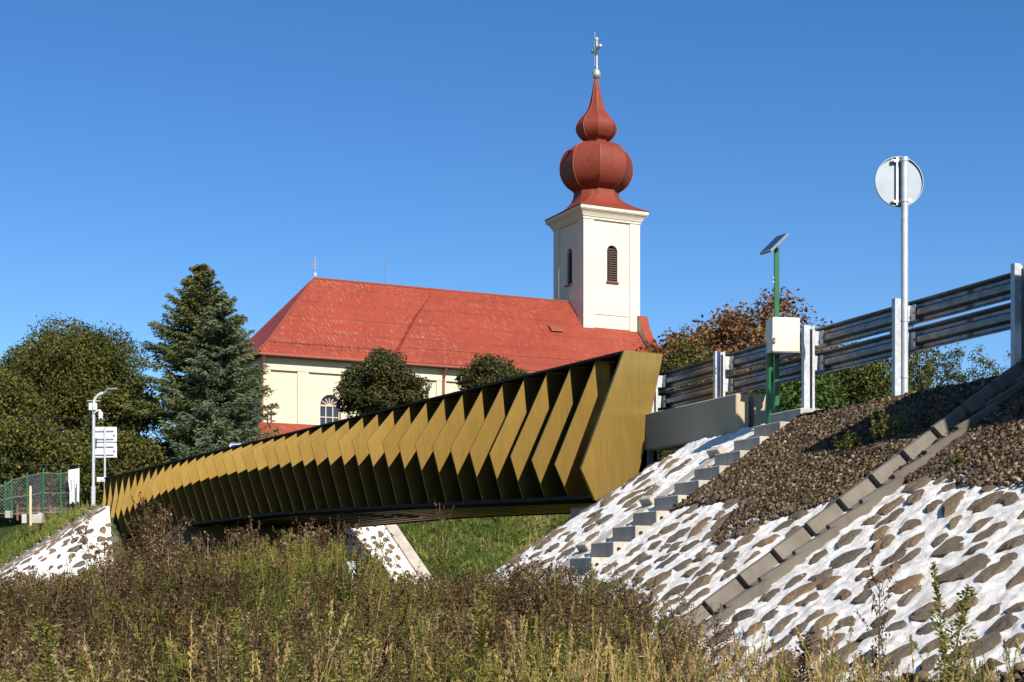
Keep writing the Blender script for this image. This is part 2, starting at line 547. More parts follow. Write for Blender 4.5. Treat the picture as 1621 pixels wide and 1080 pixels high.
# ------------------------------------------------------------------ bridge
def lerp(tab, t):
    return float(np.interp(t, [a for a, b in tab], [b for a, b in tab]))
TOPH = 3.575
P_L = [(0, .80), (.025, .77), (.05, .745), (.075, .71), (.1, .69), (.2, .63), (.31, .59), (.4, .59), (.53, .565), (.61, .53), (.73, .50), (.85, .34), (1, .15)]
H_L = [(0, 1.78), (.025, 1.905), (.05, 2.03), (.075, 2.15), (.1, 2.25), (.2, 2.68), (.31, 3.02), (.4, 3.18), (.53, 3.29), (.61, 3.26), (.73, 3.06), (.85, 2.65), (1, 2.15)]
P_B = [(0, .55), (.074, .47), (.123, .41), (.30, .22), (.44, .085), (.6, .05), (1, .04)]
H_B = [(0, 1.40), (.12, 1.50), (.30, 1.66), (.49, 1.78), (.70, 1.78), (.82, 1.74), (1, 1.64)]
bridge = thing('bridge', 'road bridge clad in folded gold fins over black girder', 'bridge', bp(0.5, -2.5, 1.6))
ROOT = -0.34                             # inner edge of the fins, on the black web
# black webs and soffit
for (pa, pb, fn) in ((ROOT, ROOT - 0.30, lambda t: t), (-5.0, -5.3, far)):
    m = MB()
    for i in range(20):
        t0, t1 = fn(max(i / 20, .02)), fn((i + 1) / 20)
        q = [bp(t0, pa, lerp(H_B, t0)), bp(t0, pb, lerp(H_B, t0)), bp(t0, pb, TOPH - .02), bp(t0, pa, TOPH - .02)]
        q2 = [bp(t1, pa, lerp(H_B, t1)), bp(t1, pb, lerp(H_B, t1)), bp(t1, pb, TOPH - .02), bp(t1, pa, TOPH - .02)]
        m.add(q + q2, [(0, 1, 5, 4), (1, 2, 6, 5), (2, 3, 7, 6), (3, 0, 4, 7)])
    m.build('girder_web', M['black'], bridge)
m = MB()
for i in range(20):
    t0, t1 = i / 20, (i + 1) / 20
    u0, u1 = far(t0), far(t1)
    a0, a1, c0, c1 = (lerp(H_B, t) + .03 for t in (t0, t1, u0, u1))
    m.add([bp(t0, ROOT - .3, a0), bp(t1, ROOT - .3, a1), bp(u1, -5.0, c1), bp(u0, -5.0, c0),
           bp(t0, ROOT - .3, 2.35), bp(t1, ROOT - .3, 2.35), bp(u1, -5.0, 2.35), bp(u0, -5.0, 2.35)],
          [(0, 1, 2, 3), (4, 7, 6, 5), (0, 3, 7, 4), (1, 5, 6, 2)])
deck = m.build('deck', M['black'], bridge)
# cap rail along the top
m = MB()
m.box(bp(.5, -.31, TOPH + .017), (BL + .06) * KB, .67, .034, (D, N, UP))
m.build('cap_rail', M['rail'], bridge)
m = MB()
m.box(bp((1 + SKEW) / 2, -5.15, TOPH + .035), BL * KB * (1 - SKEW), .5, .067, (D, N, UP))
m.build('cap_rail', M['rail'], bridge)
# bottom edge rail
m = MB()
NS = 42
for i in range(NS):
    t0, t1 = i / NS, (i + 1) / NS
    q = []
    for t in (t0, t1):
        pb, hb = lerp(P_B, t), lerp(H_B, t)
        q += [bp(t, pb + .02, hb - .055), bp(t, ROOT - .3, hb - .055), bp(t, ROOT - .3, hb - .001), bp(t, pb + .02, hb - .001)]
    fs = [(0, 1, 5, 4), (1, 2, 6, 5), (2, 3, 7, 6), (3, 0, 4, 7)]
    if i == 0: fs.append((3, 2, 1, 0))
    if i == NS - 1: fs.append((4, 5, 6, 7))
    m.add(q, fs)
br_ = m.build('bottom_rail', M['rail'], bridge)
br_.data.materials.append(M['black'])
for pg in br_.data.polygons:
    if pg.normal.z < -.8: pg.material_index = 1  # underside set black to cancel brown bounce light
# gold fins, one object each
TH = 0.022
for k in range(NB + 1):
    t = k / NB
    pl, hl, pb, hb = lerp(P_L, t), lerp(H_L, t), lerp(P_B, t), lerp(H_B, t)
    m = MB()
    if k == 0:                           # broad closing panel at the near end
        poly = [bp(0, 0.02, TOPH + .04), bp(0, pl, hl), bp(0, pb, hb - .09), bp(0, -.15, 1.45), bp(0, -.34, 2.1), bp(0, -.70, TOPH + .04)]
        poly = [p - D * .06 for p in poly]
        m.prism(poly, D * .05)
        o = m.build('end_panel', M['gold'], bridge)
        o['label'] = 'broad gold panel closing the near end of the parapet'
    else:
        poly = [bp(t, 0.0, TOPH), bp(t, pl, hl), bp(t, pb, hb), bp(t, ROOT, hb), bp(t, ROOT, TOPH)]
        m.prism(poly, D * TH)
        o = m.build('fin', M['gold'], bridge)
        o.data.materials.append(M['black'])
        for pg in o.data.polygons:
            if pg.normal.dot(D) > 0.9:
                pg.material_index = 1  # fin backs blackened to deepen the shade between the fins
# gold strips under the soffit
for q in (-0.75, -1.25, -1.75, -2.25, -2.75, -3.25, -3.75, -4.25, -4.75):
    m = MB()
    for i in range(16):
        w = SKEW * (-q - .34) / 4.66
        t0, t1 = w + .01 + i * (.98 - w) / 16, w + .01 + (i + 1) * (.98 - w) / 16
        a0, a1 = lerp(H_B, t0) + .012, lerp(H_B, t1) + .012
        m.add([bp(t0, q, a0), bp(t1, q, a1), bp(t1, q - .13, a1), bp(t0, q - .13, a0),
               bp(t0, q, a0 + .02), bp(t1, q, a1 + .02), bp(t1, q - .13, a1 + .02), bp(t0, q - .13, a0 + .02)],
              [(0, 1, 2, 3), (0, 4, 5, 1), (3, 2, 6, 7)])
    m.build('soffit_strip', M['gold'], bridge)
# near bearing and abutment concrete below the deck
m = MB()
m.box(bp(.022, -2.4, .75), 1.0, 4.6, 1.1, (D, N, UP), .02)
m.box(bp(.03, -.05, 1.12), .55, .5, .28, (D, N, UP), .02)
tag(m.build('abutment', M['concrete']), 'grey concrete bearing ledge under the near end of the gold bridge', 'abutment')
m = MB()
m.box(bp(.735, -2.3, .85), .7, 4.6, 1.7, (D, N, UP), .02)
tag(m.build('abutment', M['chute']), 'shaded grey concrete abutment wall under the far end of the gold bridge', 'abutment')  # darker chute concrete puts the under-bridge shade into the wall colour
# road surfaces
m = MB()
c1 = PR0 - OR * 0.9
m.add([c1 + DR * 7.5 + UP * 2.16, c1 - DR * 40 + UP * 2.16, c1 - DR * 40 - OR * 5.2 + UP * 2.16, c1 + DR * 7.5 - OR * 5.2 + UP * 2.16], [(0, 1, 2, 3)])
m.add([bp(-.02, -.8, 2.40), bp(.24, -4.9, 2.40), bp(1.0, -4.9, 2.56), bp(1.0, -.8, 2.56)], [(0, 1, 2, 3)])
m.add([bp(1.0, -.6, 2.62), bp(1.0, -5.2, 2.62), bp(1.6, -5.2, 2.66), bp(1.6, -.6, 2.66)], [(0, 1, 2, 3)])
o = m.build('road', M['asphalt']); o['kind'] = 'structure'

# ------------------------------------------------------------------ church
E1 = v2(0.901, 0.434).normalized()
E2 = v2(-E1.y, E1.x)
TC = v2(5.84, 102.83)
def ch(a, b, h):
    return TC + E1 * a + E2 * b + UP * h
church = thing('church', 'cream church with long red sheet-metal roof and onion-domed tower', 'church', ch(-10, 0, 7.5))

def arch_wall(m, org, ux, uz, W, H, wins, inn, depth, seg=10):
    """wall rectangle W x H from org (ux across, uz up) with round-headed openings (cx, w, z0, zs) and reveals of given depth"""
    P = lambda x, z, d=0.0: org + ux * x + uz * z + inn * d
    wins = sorted(wins); x0 = 0.0
    for cx, w, z0, zs in wins:
        xl, xr = cx - w / 2, cx + w / 2
        m.add([P(x0, 0), P(xl, 0), P(xl, H), P(x0, H)], [(0, 1, 2, 3)])
        m.add([P(xl, 0), P(xr, 0), P(xr, z0), P(xl, z0)], [(0, 1, 2, 3)])
        arc = [(cx - w / 2 * math.cos(math.pi * i / seg), zs + w / 2 * math.sin(math.pi * i / seg)) for i in range(seg + 1)]
        for (xa, za), (xb, zb) in zip(arc[:-1], arc[1:]):
            m.add([P(xa, za), P(xb, zb), P(xb, H), P(xa, H)], [(0, 1, 2, 3)])
            m.add([P(xa, za), P(xb, zb), P(xb, zb, depth), P(xa, za, depth)], [(0, 3, 2, 1)])
        for xx in (xl, xr):
            m.add([P(xx, z0), P(xx, zs), P(xx, zs, depth), P(xx, z0, depth)], [(0, 1, 2, 3)])
        m.add([P(xl, z0), P(xr, z0), P(xr, z0, depth), P(xl, z0, depth)], [(0, 1, 2, 3)])
        x0 = xr
    m.add([P(x0, 0), P(W, 0), P(W, H), P(x0, H)], [(0, 1, 2, 3)])

def arch_fill(name, mat, parent, cx_pt, ux, uz, w, z0, zs, inn, depth, seg=10):
    """flat round-headed panel set back in an opening"""
    pts = [cx_pt + ux * (-w / 2) + uz * z0 + inn * depth, cx_pt + ux * (w / 2) + uz * z0 + inn * depth]
    pts += [cx_pt + ux * (w / 2 * math.cos(math.pi * i / seg)) + uz * (zs + w / 2 * math.sin(math.pi * i / seg)) + inn * depth for i in range(seg + 1)]
    m = MB(); m.prism(pts, inn * .02)
    return m.build(name, mat, parent)

# nave walls
WB = -4.90
A0, A1 = -25.2, 2.35
WH0, WH1 = 6.6, 13.75
wins = [(-20.96, 1.3), (-16.4, 1.3), (-10.6, 1.3), (-5.6, 1.3), (-0.6, 1.3)]
m = MB()
arch_wall(m, ch(A0, WB, WH0), E1, UP, A1 - A0, WH1 - WH0, [(a - A0, w, 2.1, 4.35) for a, w in wins], E2, .35)
m.add([ch(A0, WB, WH0), ch(A0, -WB, WH0), ch(A0, -WB, WH1), ch(A0, WB, WH1)], [(0, 1, 2, 3)])
m.add([ch(A1, WB, WH0), ch(A1, -WB, WH0), ch(A1, -WB, WH1 + 2), ch(A1, WB, WH1 + 2)], [(0, 1, 2, 3)])
m.add([ch(A0, -WB, WH0), ch(A1, -WB, WH0), ch(A1, -WB, WH1), ch(A0, -WB, WH1)], [(0, 1, 2, 3)])
wall = m.build('nave_wall', M['plaster'], church)
# raised plaster framing: strips between the blind panels
for (a, b) in ((A0 - .02, -24.7), (-23.06, -22.35), (-14.1, -13.45), (-8.3, -7.6), (-2.9, -2.2)):
    m = MB(); m.box(ch((a + b) / 2, WB - .06, (WH0 + 12.85) / 2), b - a, .12, 12.85 - WH0, (E1, E2, UP))
    m.build('pilaster', M['plaster'], wall)
m = MB(); m.box(ch((A0 + A1) / 2, WB - .075, 13.3), A1 - A0 + .1, .15, .9, (E1, E2, UP)); m.build('frieze', M['plaster'], wall)
m = MB(); m.box(ch(A0 - .06, 0, 10), .12, 9.9, 6.8, (E1, E2, UP)); m.build('end_wall_facing', M['plaster'], wall)
for a, w in wins:
    z0, zs = WH0 + 2.1, WH0 + 4.35
    base = ch(a, WB, 0)
    win = arch_fill('window', M['glass'], church, base, E1, UP, w + .02, z0, zs, E2, .30)
    fm = MB()
    F = lambda x, z, d=.265: base + E1 * x + UP * z + E2 * d
    for x in (-.62, -.22, .22, .62):
        fm.box(F(x, (z0 + zs) / 2), .07, .06, zs - z0, (E1, E2, UP))
    for z in (z0 + .05, z0 + .8, z0 + 1.55, zs):
        fm.box(F(0, z, .26), 1.3, .07, .10 if z == zs else .06, (E1, E2, UP))
    for an in (30, 60, 90, 120, 150):
        an = math.radians(an)
        d = E1 * math.cos(an) + UP * math.sin(an)
        fm.box(F(0, zs) + d * .33, .62, .05, .05, (d, E2, d.cross(E2)))
    for i in range(10):
        an = math.pi * (i + .5) / 10
        d = E1 * math.cos(an) + UP * math.sin(an)
        fm.box(F(0, zs) + d * .61, .07, .07, .22, (d, E2, d.cross(E2)))
    fm.build('frame', M['wood_light'], win)

# main roof: chancel part (left) with hip, nave part slightly proud of it
RH = 19.55
AR0, AE0 = -20.37, -25.65
prof_c = [(0.0, RH), (-2.4, 16.92), (-4.45, 14.62), (-5.45, 13.78)]
prof_n = [(0.0, RH + .03), (-2.4, 17.32), (-4.45, 15.12), (-5.52, 13.80)]
m = MB()
def hipa(b):                                    # a-position of the hip for a given half width
    return AR0 + (AE0 - AR0) * (abs(b) / 5.45)
for (b0, h0), (b1, h1) in zip(prof_c[:-1], prof_c[1:]):
    m.add([ch(hipa(b0), b0, h0), ch(hipa(b1), b1, h1), ch(-9, b1, h1), ch(-9, b0, h0)], [(0, 1, 2, 3)])
    m.add([ch(hipa(b0), b0, h0), ch(hipa(b1), b1, h1), ch(hipa(b1), -b1, h1), ch(hipa(b0), -b0, h0)], [(0, 1, 2, 3)])
    m.add([ch(hipa(b0), -b0, h0), ch(hipa(b1), -b1, h1), ch(2.2, -b1, h1), ch(2.2, -b0, h0)], [(0, 1, 2, 3)])
roof = m.build('roof', M['roof'], church)
m = MB()
NA = [-12.1, -14.3, -16.1, -17.0]; NO = [.02, .50, .55, .2]
for i in range(3):
    (b0, h0), (b1, h1) = prof_n[i], prof_n[i + 1]
    m.add([ch(NA[i], b0, h0), ch(NA[i + 1], b1, h1), ch(2.2, b1, h1), ch(2.2, b0, h0)], [(0, 1, 2, 3)])
    (c0, g0), (c1, g1) = prof_c[i], prof_c[i + 1]
    m.add([ch(NA[i], b0, h0), ch(NA[i + 1], b1, h1), ch(NA[i + 1] - NO[i + 1], c1, g1 - .04), ch(NA[i] - NO[i], c0, g0 - .04)], [(0, 1, 2, 3)])
m.build('nave_roof_slope', M['roof'], roof)
# ridge roll and hip caps
m = MB()
m.tube([ch(AR0, 0, RH + .03), ch(-2.2, 0, RH + .05)], .07, 6)
m.build('ridge_cap', M['redmetal'], roof)
for sg in (1, -1):
    m = MB(); m.tube([ch(hipa(b), sg * b, h + .03) for b, h in prof_c], .06, 6)
    m.build('hip_cap', M['redmetal'], roof)
# eaves: fascia, gutter, soffit
m = MB()
m.box(ch((AE0 + 2.2) / 2, -5.46, 13.70), 2.2 - AE0, .06, .16, (E1, E2, UP))
m.box(ch(AE0, 0, 13.70), .06, 10.9, .16, (E1, E2, UP))
m.build('eaves_fascia', M['redmetal'], roof)
m = MB()
m.box(ch((AE0 + 2.2) / 2, -5.18, 13.655), 2.2 - AE0 - .1, .52, .05, (E1, E2, UP))
m.box(ch(AE0 + .22, 0, 13.655), .4, 10.3, .05, (E1, E2, UP))
m.build('eaves_soffit', M['wood_dark'], roof)
m = MB()
m.tube([ch(AE0 + .1, -5.56, 13.66), ch(2.2, -5.56, 13.66)], .075, 8)
m.build('gutter', M['redmetal'], roof)
# snow guard rails along the eaves
m = MB()
for a in np.arange(-24.3, 1.8, 1.05):
    m.box(ch(a, -4.72, 14.72), .04, .04, .32, (E1, E2, UP))
for z in (14.72, 14.84):
    m.tube([ch(-24.6, -4.74, z), ch(1.9, -4.74, z)], .014, 4)
m.build('snow_guard', M['redmetal'], roof)
# roof hatch and small vents
m = MB()
hb = ch(-4.55, -2.35, 17.32)
m.prism([hb + E1 * -.45, hb + E1 * .45, hb + E1 * .45 - E2 * .55 - UP * .36, hb - E1 * .45 - E2 * .55 - UP * .36], UP * .14)
m.build('roof_hatch', M['redmetal'], roof)
for a in (-13.65, A0 - .05):
    m = MB()
    m.tube([ch(a, -5.5, 13.6), ch(a, -5.25, 13.25), ch(a, -5.08, 12.95), ch(a, -5.08, 7)], .085, 8)
    m.build('downpipe', M['redmetal'], church)
# lightning rod and small lattice cross on the ridge
m = MB()
ra = -15.6
m.tube([ch(ra, 0, RH), ch(ra, 0, RH + 2.0)], [.022, .012], 5)
m.build('lightning_rod', M['iron'], church)
m = MB()
cb = ch(AR0 + .05, 0, RH)
m.tube([cb, cb + UP * 1.35], .035, 6)
m.tube([cb + UP * .86 - E1 * .26, cb + UP * .86 + E1 * .26], .026, 6)
for an in range(0, 360, 45):
    w = math.radians(an)
    d = E1 * math.cos(w) + UP * math.sin(w)
    m.sphere(cb + UP * .86 + d * .2, .035, 6, 4)
    m.sphere(cb + UP * .86 + d * .3, .025, 6, 4)
for z in (1.15, 1.25, 1.35):
    m.sphere(cb + UP * z, .04, 6, 4)
m.box(cb + UP * .28, .16, .05, .2, (E1, E2, UP))
m.build('ridge_cross', M['silver'], church)

# tower
TH_ = 2.12
tw = MB()
wz0, wzs = 20.75, 22.85
arch_wall(tw, ch(-TH_, -TH_, 8), E1, UP, 2 * TH_, 17.3, [(TH_ + .06, .82, wz0 - 8, wzs - 8)], E2, .30)
arch_wall(tw, ch(-TH_, TH_, 8), -E2, UP, 2 * TH_, 17.3, [(TH_, .82, wz0 - 8, wzs - 8)], E1, .30)
tw.add([ch(TH_, -TH_, 8), ch(TH_, TH_, 8), ch(TH_, TH_, 25.3), ch(TH_, -TH_, 25.3)], [(0, 1, 2, 3)])
tw.add([ch(-TH_, TH_, 8), ch(TH_, TH_, 8), ch(TH_, TH_, 25.3), ch(-TH_, TH_, 25.3)], [(0, 1, 2, 3)])
tower = tw.build('tower', M['plaster_tower'], church)
for sa in (-1, 1):
    for sb in (-1, 1):
        m = MB(); m.box(ch(sa * 1.80, sb * 1.80, 16.65), .80, .80, 17.3, (E1, E2, UP))
        m.build('corner_pilaster', M['plaster_tower'], tower)
m = MB(); m.box(ch(0, 0, 18.52), 2 * TH_ + .09, 2 * TH_ + .09, .07, (E1, E2, UP)); m.build('string_course', M['plaster_tower'], tower)
m = MB()
cprof = [(2.19, 24.86), (2.25, 24.88), (2.25, 25.0), (2.30, 25.03), (2.34, 25.12), (2.42, 25.26), (2.52, 25.37), (2.58, 25.41), (2.58, 25.45), (2.63, 25.47), (2.63, 25.66)]
m.lathe(TC, [(r * math.sqrt(2), z) for r, z in cprof], 4, math.atan2(E1.y, E1.x) + math.pi / 4)
m.build('cornice', M['plaster_tower'], tower)
for (org, ux, inn) in ((ch(.06, -TH_, 0), E1, E2), (ch(-TH_, 0, 0), -E2, E1)):
    win = arch_fill('louvre_window', M['dark'], tower, org, ux, UP, .84, wz0, wzs, inn, .28)
    for z in np.arange(wz0 + .1, wzs + .2, .155):
        m = MB()
        d = (inn * -.6 - UP * .8).normalized()
        m.box(org + inn * .16 + UP * z, .82, .15, .022, (ux, d, ux.cross(d)))
        m.build('slat', M['wood_dark'], win)
    m = MB(); m.box(org + inn * .1 + UP * (wz0 + wzs) / 2 - ux * .14, .05, .05, wzs - wz0, (ux, inn, UP)); m.build('mullion', M['wood_dark'], win)
    m = MB(); m.box(org - inn * .04 + UP * (wz0 - .03), .98, .22, .06, (ux, inn, UP)); m.build('sill', M['redmetal'], win)
# skirt roof under the onion: square to octagon
ang0 = math.atan2(E1.y, E1.x)
m = MB(); NSG = 48
def r_sq(w): return 1.0 / max(abs(math.cos(w)), abs(math.sin(w)))
def r_oc(w):
    q = ((w + math.pi / 8) % (math.pi / 4)) - math.pi / 8
    return math.cos(math.pi / 8) / math.cos(q)
rings = [(2.66, 25.68, 0), (2.66, 25.75, 0), (2.30, 25.94, .05), (1.98, 26.2, .25), (1.74, 26.52, .55), (1.60, 26.85, .85), (1.56, 27.25, 1)]
base = len(m.v)
for hw, z, k in rings:
    for i in range(NSG):
        w = 2 * math.pi * i / NSG
        r = hw * ((1 - k) * r_sq(w) + k * r_oc(w) * 1.0)
        m.v.append(TC + Vector((math.cos(w + ang0) * r, math.sin(w + ang0) * r, z)))
for j in range(len(rings) - 1):
    for i in range(NSG):
        i2 = (i + 1) % NSG
        m.f.append((j * NSG + i, j * NSG + i2, (j + 1) * NSG + i2, (j + 1) * NSG + i))
m.f.append(tuple(range(NSG)))
skirt = m.build('skirt_roof', M['dome'], tower)
onion = [(1.52, 27.15), (1.50, 27.3), (1.95, 27.6), (2.30, 28.0), (2.50, 28.5), (2.55, 28.95), (2.50, 29.4), (2.30, 29.9), (1.92, 30.3), (1.3, 30.58), (.82, 30.68)]
def smooth_prof(pr, k=3):
    out = []; n = len(pr)
    for i in range(n - 1):
        p0, p1, p2, p3 = pr[max(i - 1, 0)], pr[i], pr[i + 1], pr[min(i + 2, n - 1)]
        for j in range(k):
            t = j / k
            out.append(tuple(.5 * (2 * p1[q] + (p2[q] - p0[q]) * t + (2 * p0[q] - 5 * p1[q] + 4 * p2[q] - p3[q]) * t * t + (3 * p1[q] - p0[q] - 3 * p2[q] + p3[q]) * t ** 3) for q in (0, 1)))
    return out + [pr[-1]]
onion = smooth_prof(onion)
m = MB(); m.lathe(TC, onion, 8, ang0 + math.pi / 8)
dome = m.build('onion_dome', M['dome'], tower)
lantern = [(.80, 30.6), (.79, 30.86), (1.08, 31.05), (1.34, 31.4), (1.43, 31.75), (1.38, 32.0), (1.18, 32.35), (.86, 32.72), (.60, 33.1), (.44, 33.6), (.32, 34.2), (.21, 34.75), (.12, 35.2)]
lantern = smooth_prof(lantern)
m = MB(); m.lathe(TC, lantern, 8, ang0 + math.pi / 8)
spire = m.build('small_onion_spire', M['dome'], tower)
for k in range(8):
    w = ang0 + math.pi / 8 + k * math.pi / 4
    for prof, par in ((onion[1:], dome), (lantern[1:], spire)):
        m = MB(); m.tube([TC + Vector((math.cos(w) * r, math.sin(w) * r, z)) for r, z in prof], .026, 5)
        m.build('seam', M['redmetal'], par)
m = MB()
d = (E1 * -1 + E2 * -.15).normalized()
hp = TC + d * 2.12 + UP * 30.02
m.box(hp, .62, .5, .05, ((d * .75 - UP * .6).normalized(), d.cross(UP), (d * .6 + UP * .75).normalized()))
m.build('hatch', M['dome'], dome)
m = MB(); m.sphere(TC + UP * 35.55, .31, 16, 10, (1, 1, 1.18)); m.build('finial_ball', M['silver'], tower, True)
m = MB()
cz = 35.9
m.box(TC + UP * (cz + 1.0), .20, .12, 2.1, (E2, E1, UP))
m.box(TC + UP * (cz + 1.42), 1.0, .12, .20, (E2, E1, UP))
for p_ in (UP * (cz + 2.05), UP * (cz + 1.42) + E2 * .52, UP * (cz + 1.42) - E2 * .52):
    m.sphere(TC + p_, .16, 8, 6)
m.tube([TC + E1 * -.12 + UP * (cz + .2), TC + E1 * -.12 + UP * (cz + 2.55)], .02, 5)
m.build('tower_cross', M['silver'], tower)
# scrolled gable wing beside the tower
m = MB()
sc = [(-2.1, 18.55), (-2.4, 18.45), (-2.75, 17.6), (-3.25, 16.85), (-3.85, 16.3), (-4.5, 16.0), (-5.1, 15.9), (-5.9, 15.88)]
poly = [ch(2.05, b, h) for b, h in sc] + [ch(2.05, -5.9, 15.35), ch(2.05, -5.55, 15.1), ch(2.05, -5.55, 12.8), ch(2.05, -2.1, 12.8)]
m.prism(poly, E1 * .55)
gab = m.build('gable_wing', M['plaster'], church)
m = MB()
for (b0, h0), (b1, h1) in zip(sc[:-1], sc[1:]):
    q = [ch(1.97, b0, h0 + .02), ch(1.97, b1, h1 + .02), ch(2.68, b1, h1 + .02), ch(2.68, b0, h0 + .02)]
    m.prism(q, UP * .07)
m.box(ch(2.33, -5.95, 15.72), .72, .12, .4, (E1, E2, UP))
m.build('gable_capping', M['roof'], gab)
m = MB()
m.box(ch(2.9, -5.75, 15.05), .5, .5, .75, (E1, E2, UP), .05)
m.build('capital', M['white_paint'], gab)
# sacristy roof in front of the chancel with an iron bracket mast
m = MB()
sa0, sa1 = -26.6, -21.7
m.add([ch(sa0 + 1.2, WB - .13, 9.72), ch(sa1, WB - .13, 9.72), ch(sa1 + .1, WB - 3.6, 7.6), ch(sa0 - .2, WB - 3.6, 7.6),
       ch(sa0 + 1.2, WB - .13, 9.62), ch(sa1, WB - .13, 9.62), ch(sa1 + .1, WB - 3.6, 7.5), ch(sa0 - .2, WB - 3.6, 7.5)],
      [(0, 1, 2, 3), (7, 6, 5, 4), (0, 3, 7, 4), (1, 5, 6, 2), (2, 6, 7, 3), (0, 4, 5, 1)])
m.build('sacristy_roof', M['roof'], church)
m = MB(); m.box(ch((sa0 + sa1) / 2, WB - 1.75, 6.5), sa1 - sa0 - .6, 3.1, 2.4, (E1, E2, UP)); m.build('sacristy_wall', M['plaster'], church)
mast = ch(-24.9, WB - .9, 9.1)
m = MB()
m.tube([mast, mast + UP * 1.65], .05, 8)
m.box(mast + UP * 1.4, 1.0, .05, .05, (E1, E2, UP))
for x in (-.45, -.2, .2):
    m.sphere(mast + UP * 1.5 + E1 * x, .06, 6, 4)
tag(m.build('bracket_mast', M['rust']), 'thin red iron bracket mast on the low sacristy roof', 'mast')

# ------------------------------------------------------------------ near embankment: mortared stone paving, gravel, steps, chute
from mathutils import noise as mnoise
def nz(p, sc, amp):
    return mnoise.noise(Vector(p) * sc) * amp
S_ST0, S_ST1 = 3.55, 4.17               # steps along the crest
def toe_r(s):
    return float(np.interp(s, [-9, -6, -4, -2, 12], [3.3, 3.65, 4.05, 4.6, 4.8]))
def gravel_r(s):
    return 1.72 + 0.10 * math.sin(s * 1.9 + .4) + 0.07 * math.sin(s * 5.3) + (0.22 * math.exp(-((s - 1.35) / .6) ** 2)) - .05 * (s < -1)
def sheet(m, s0, s1, ns, r0f, r1f, nr, f, dz):
    b = len(m.v)
    for i in range(ns + 1):
        s = s0 + (s1 - s0) * i / ns
        ra, rb = r0f(s), r1f(s)
        for j in range(nr + 1):
            r = ra + (rb - ra) * j / nr
            p = f(s, r)
            p = p + NR * (dz + nz(p, 2.3, .022) + nz(p, 13.0, .026))
            m.v.append(p)
    for i in range(ns):
        for j in range(nr):
            k = b + i * (nr + 1) + j
            m.f.append((k, k + 1, k + nr + 2, k + nr + 1))
S_END = SC_R + 2.5 * math.radians(118)
slope = bpy.data.objects.new('embankment_slope', None)
COL.objects.link(slope); slope.location = sr(1.0, 4.0); slope['kind'] = 'structure'
m = MB()
sheet(m, -9.0, S_ST0 + .02, 420, lambda s: gravel_r(s) - .3, toe_r, 110, sr, 0)
m.build('mortar_bed', M['mortar'], slope, True)
m = MB()
sheet(m, S_ST1 - .02, S_END, 230, lambda s: -.02, toe_r, 150, sr, 0)
m.build('mortar_bed', M['mortar'], slope, True)
m = MB()
sheet(m, S_ST0 - .1, S_ST1 + .1, 8, lambda s: 2.9, toe_r, 20, sr, -.02)
m.build('mortar_bed', M['mortar'], slope, True)

# stone meshes shared by all paving stones
def stone_mesh(i):
    r_ = np.random.default_rng(100 + i)
    n = int(r_.integers(9, 12))
    an = np.sort(np.linspace(0, 2 * math.pi, n, endpoint=False) + r_.uniform(-.15, .15, n))
    rad = 1 + .16 * np.sin(an * 2 + r_.uniform(0, 6)) + .12 * np.sin(an * 3 + r_.uniform(0, 6)) + r_.uniform(-.09, .09, n)
    vs = []; fs = []
    tilt = r_.uniform(-.012, .012, 2)
    for sc_, z in ((1.10, -.05), (1.0, .0), (.66, .016)):
        for k in range(n):
            x, y = math.cos(an[k]) * rad[k] * sc_, math.sin(an[k]) * rad[k] * sc_
            vs.append((x, y, z + (x * tilt[0] + y * tilt[1]) * (z > 0) + r_.uniform(-.012, .012) * (z > -.03)))
    vs.append((r_.uniform(-.2, .2), r_.uniform(-.2, .2), .020))
    for j in range(2):
        for k in range(n):
            k2 = (k + 1) % n
            fs.append((j * n + k, j * n + k2, (j + 1) * n + k2, (j + 1) * n + k))
    for k in range(n):
        fs.append((2 * n + k, 2 * n + (k + 1) % n, 3 * n))
    me = bpy.data.meshes.new('stone')
    me.from_pydata(vs, [], fs); me.update()
    me.materials.append(M['stone'])
    return me
STONES = [stone_mesh(i) for i in range(14)]
NOISE_R = ((2.3, .022),); NOISE_L = ((1.9, .03), (6, .02))
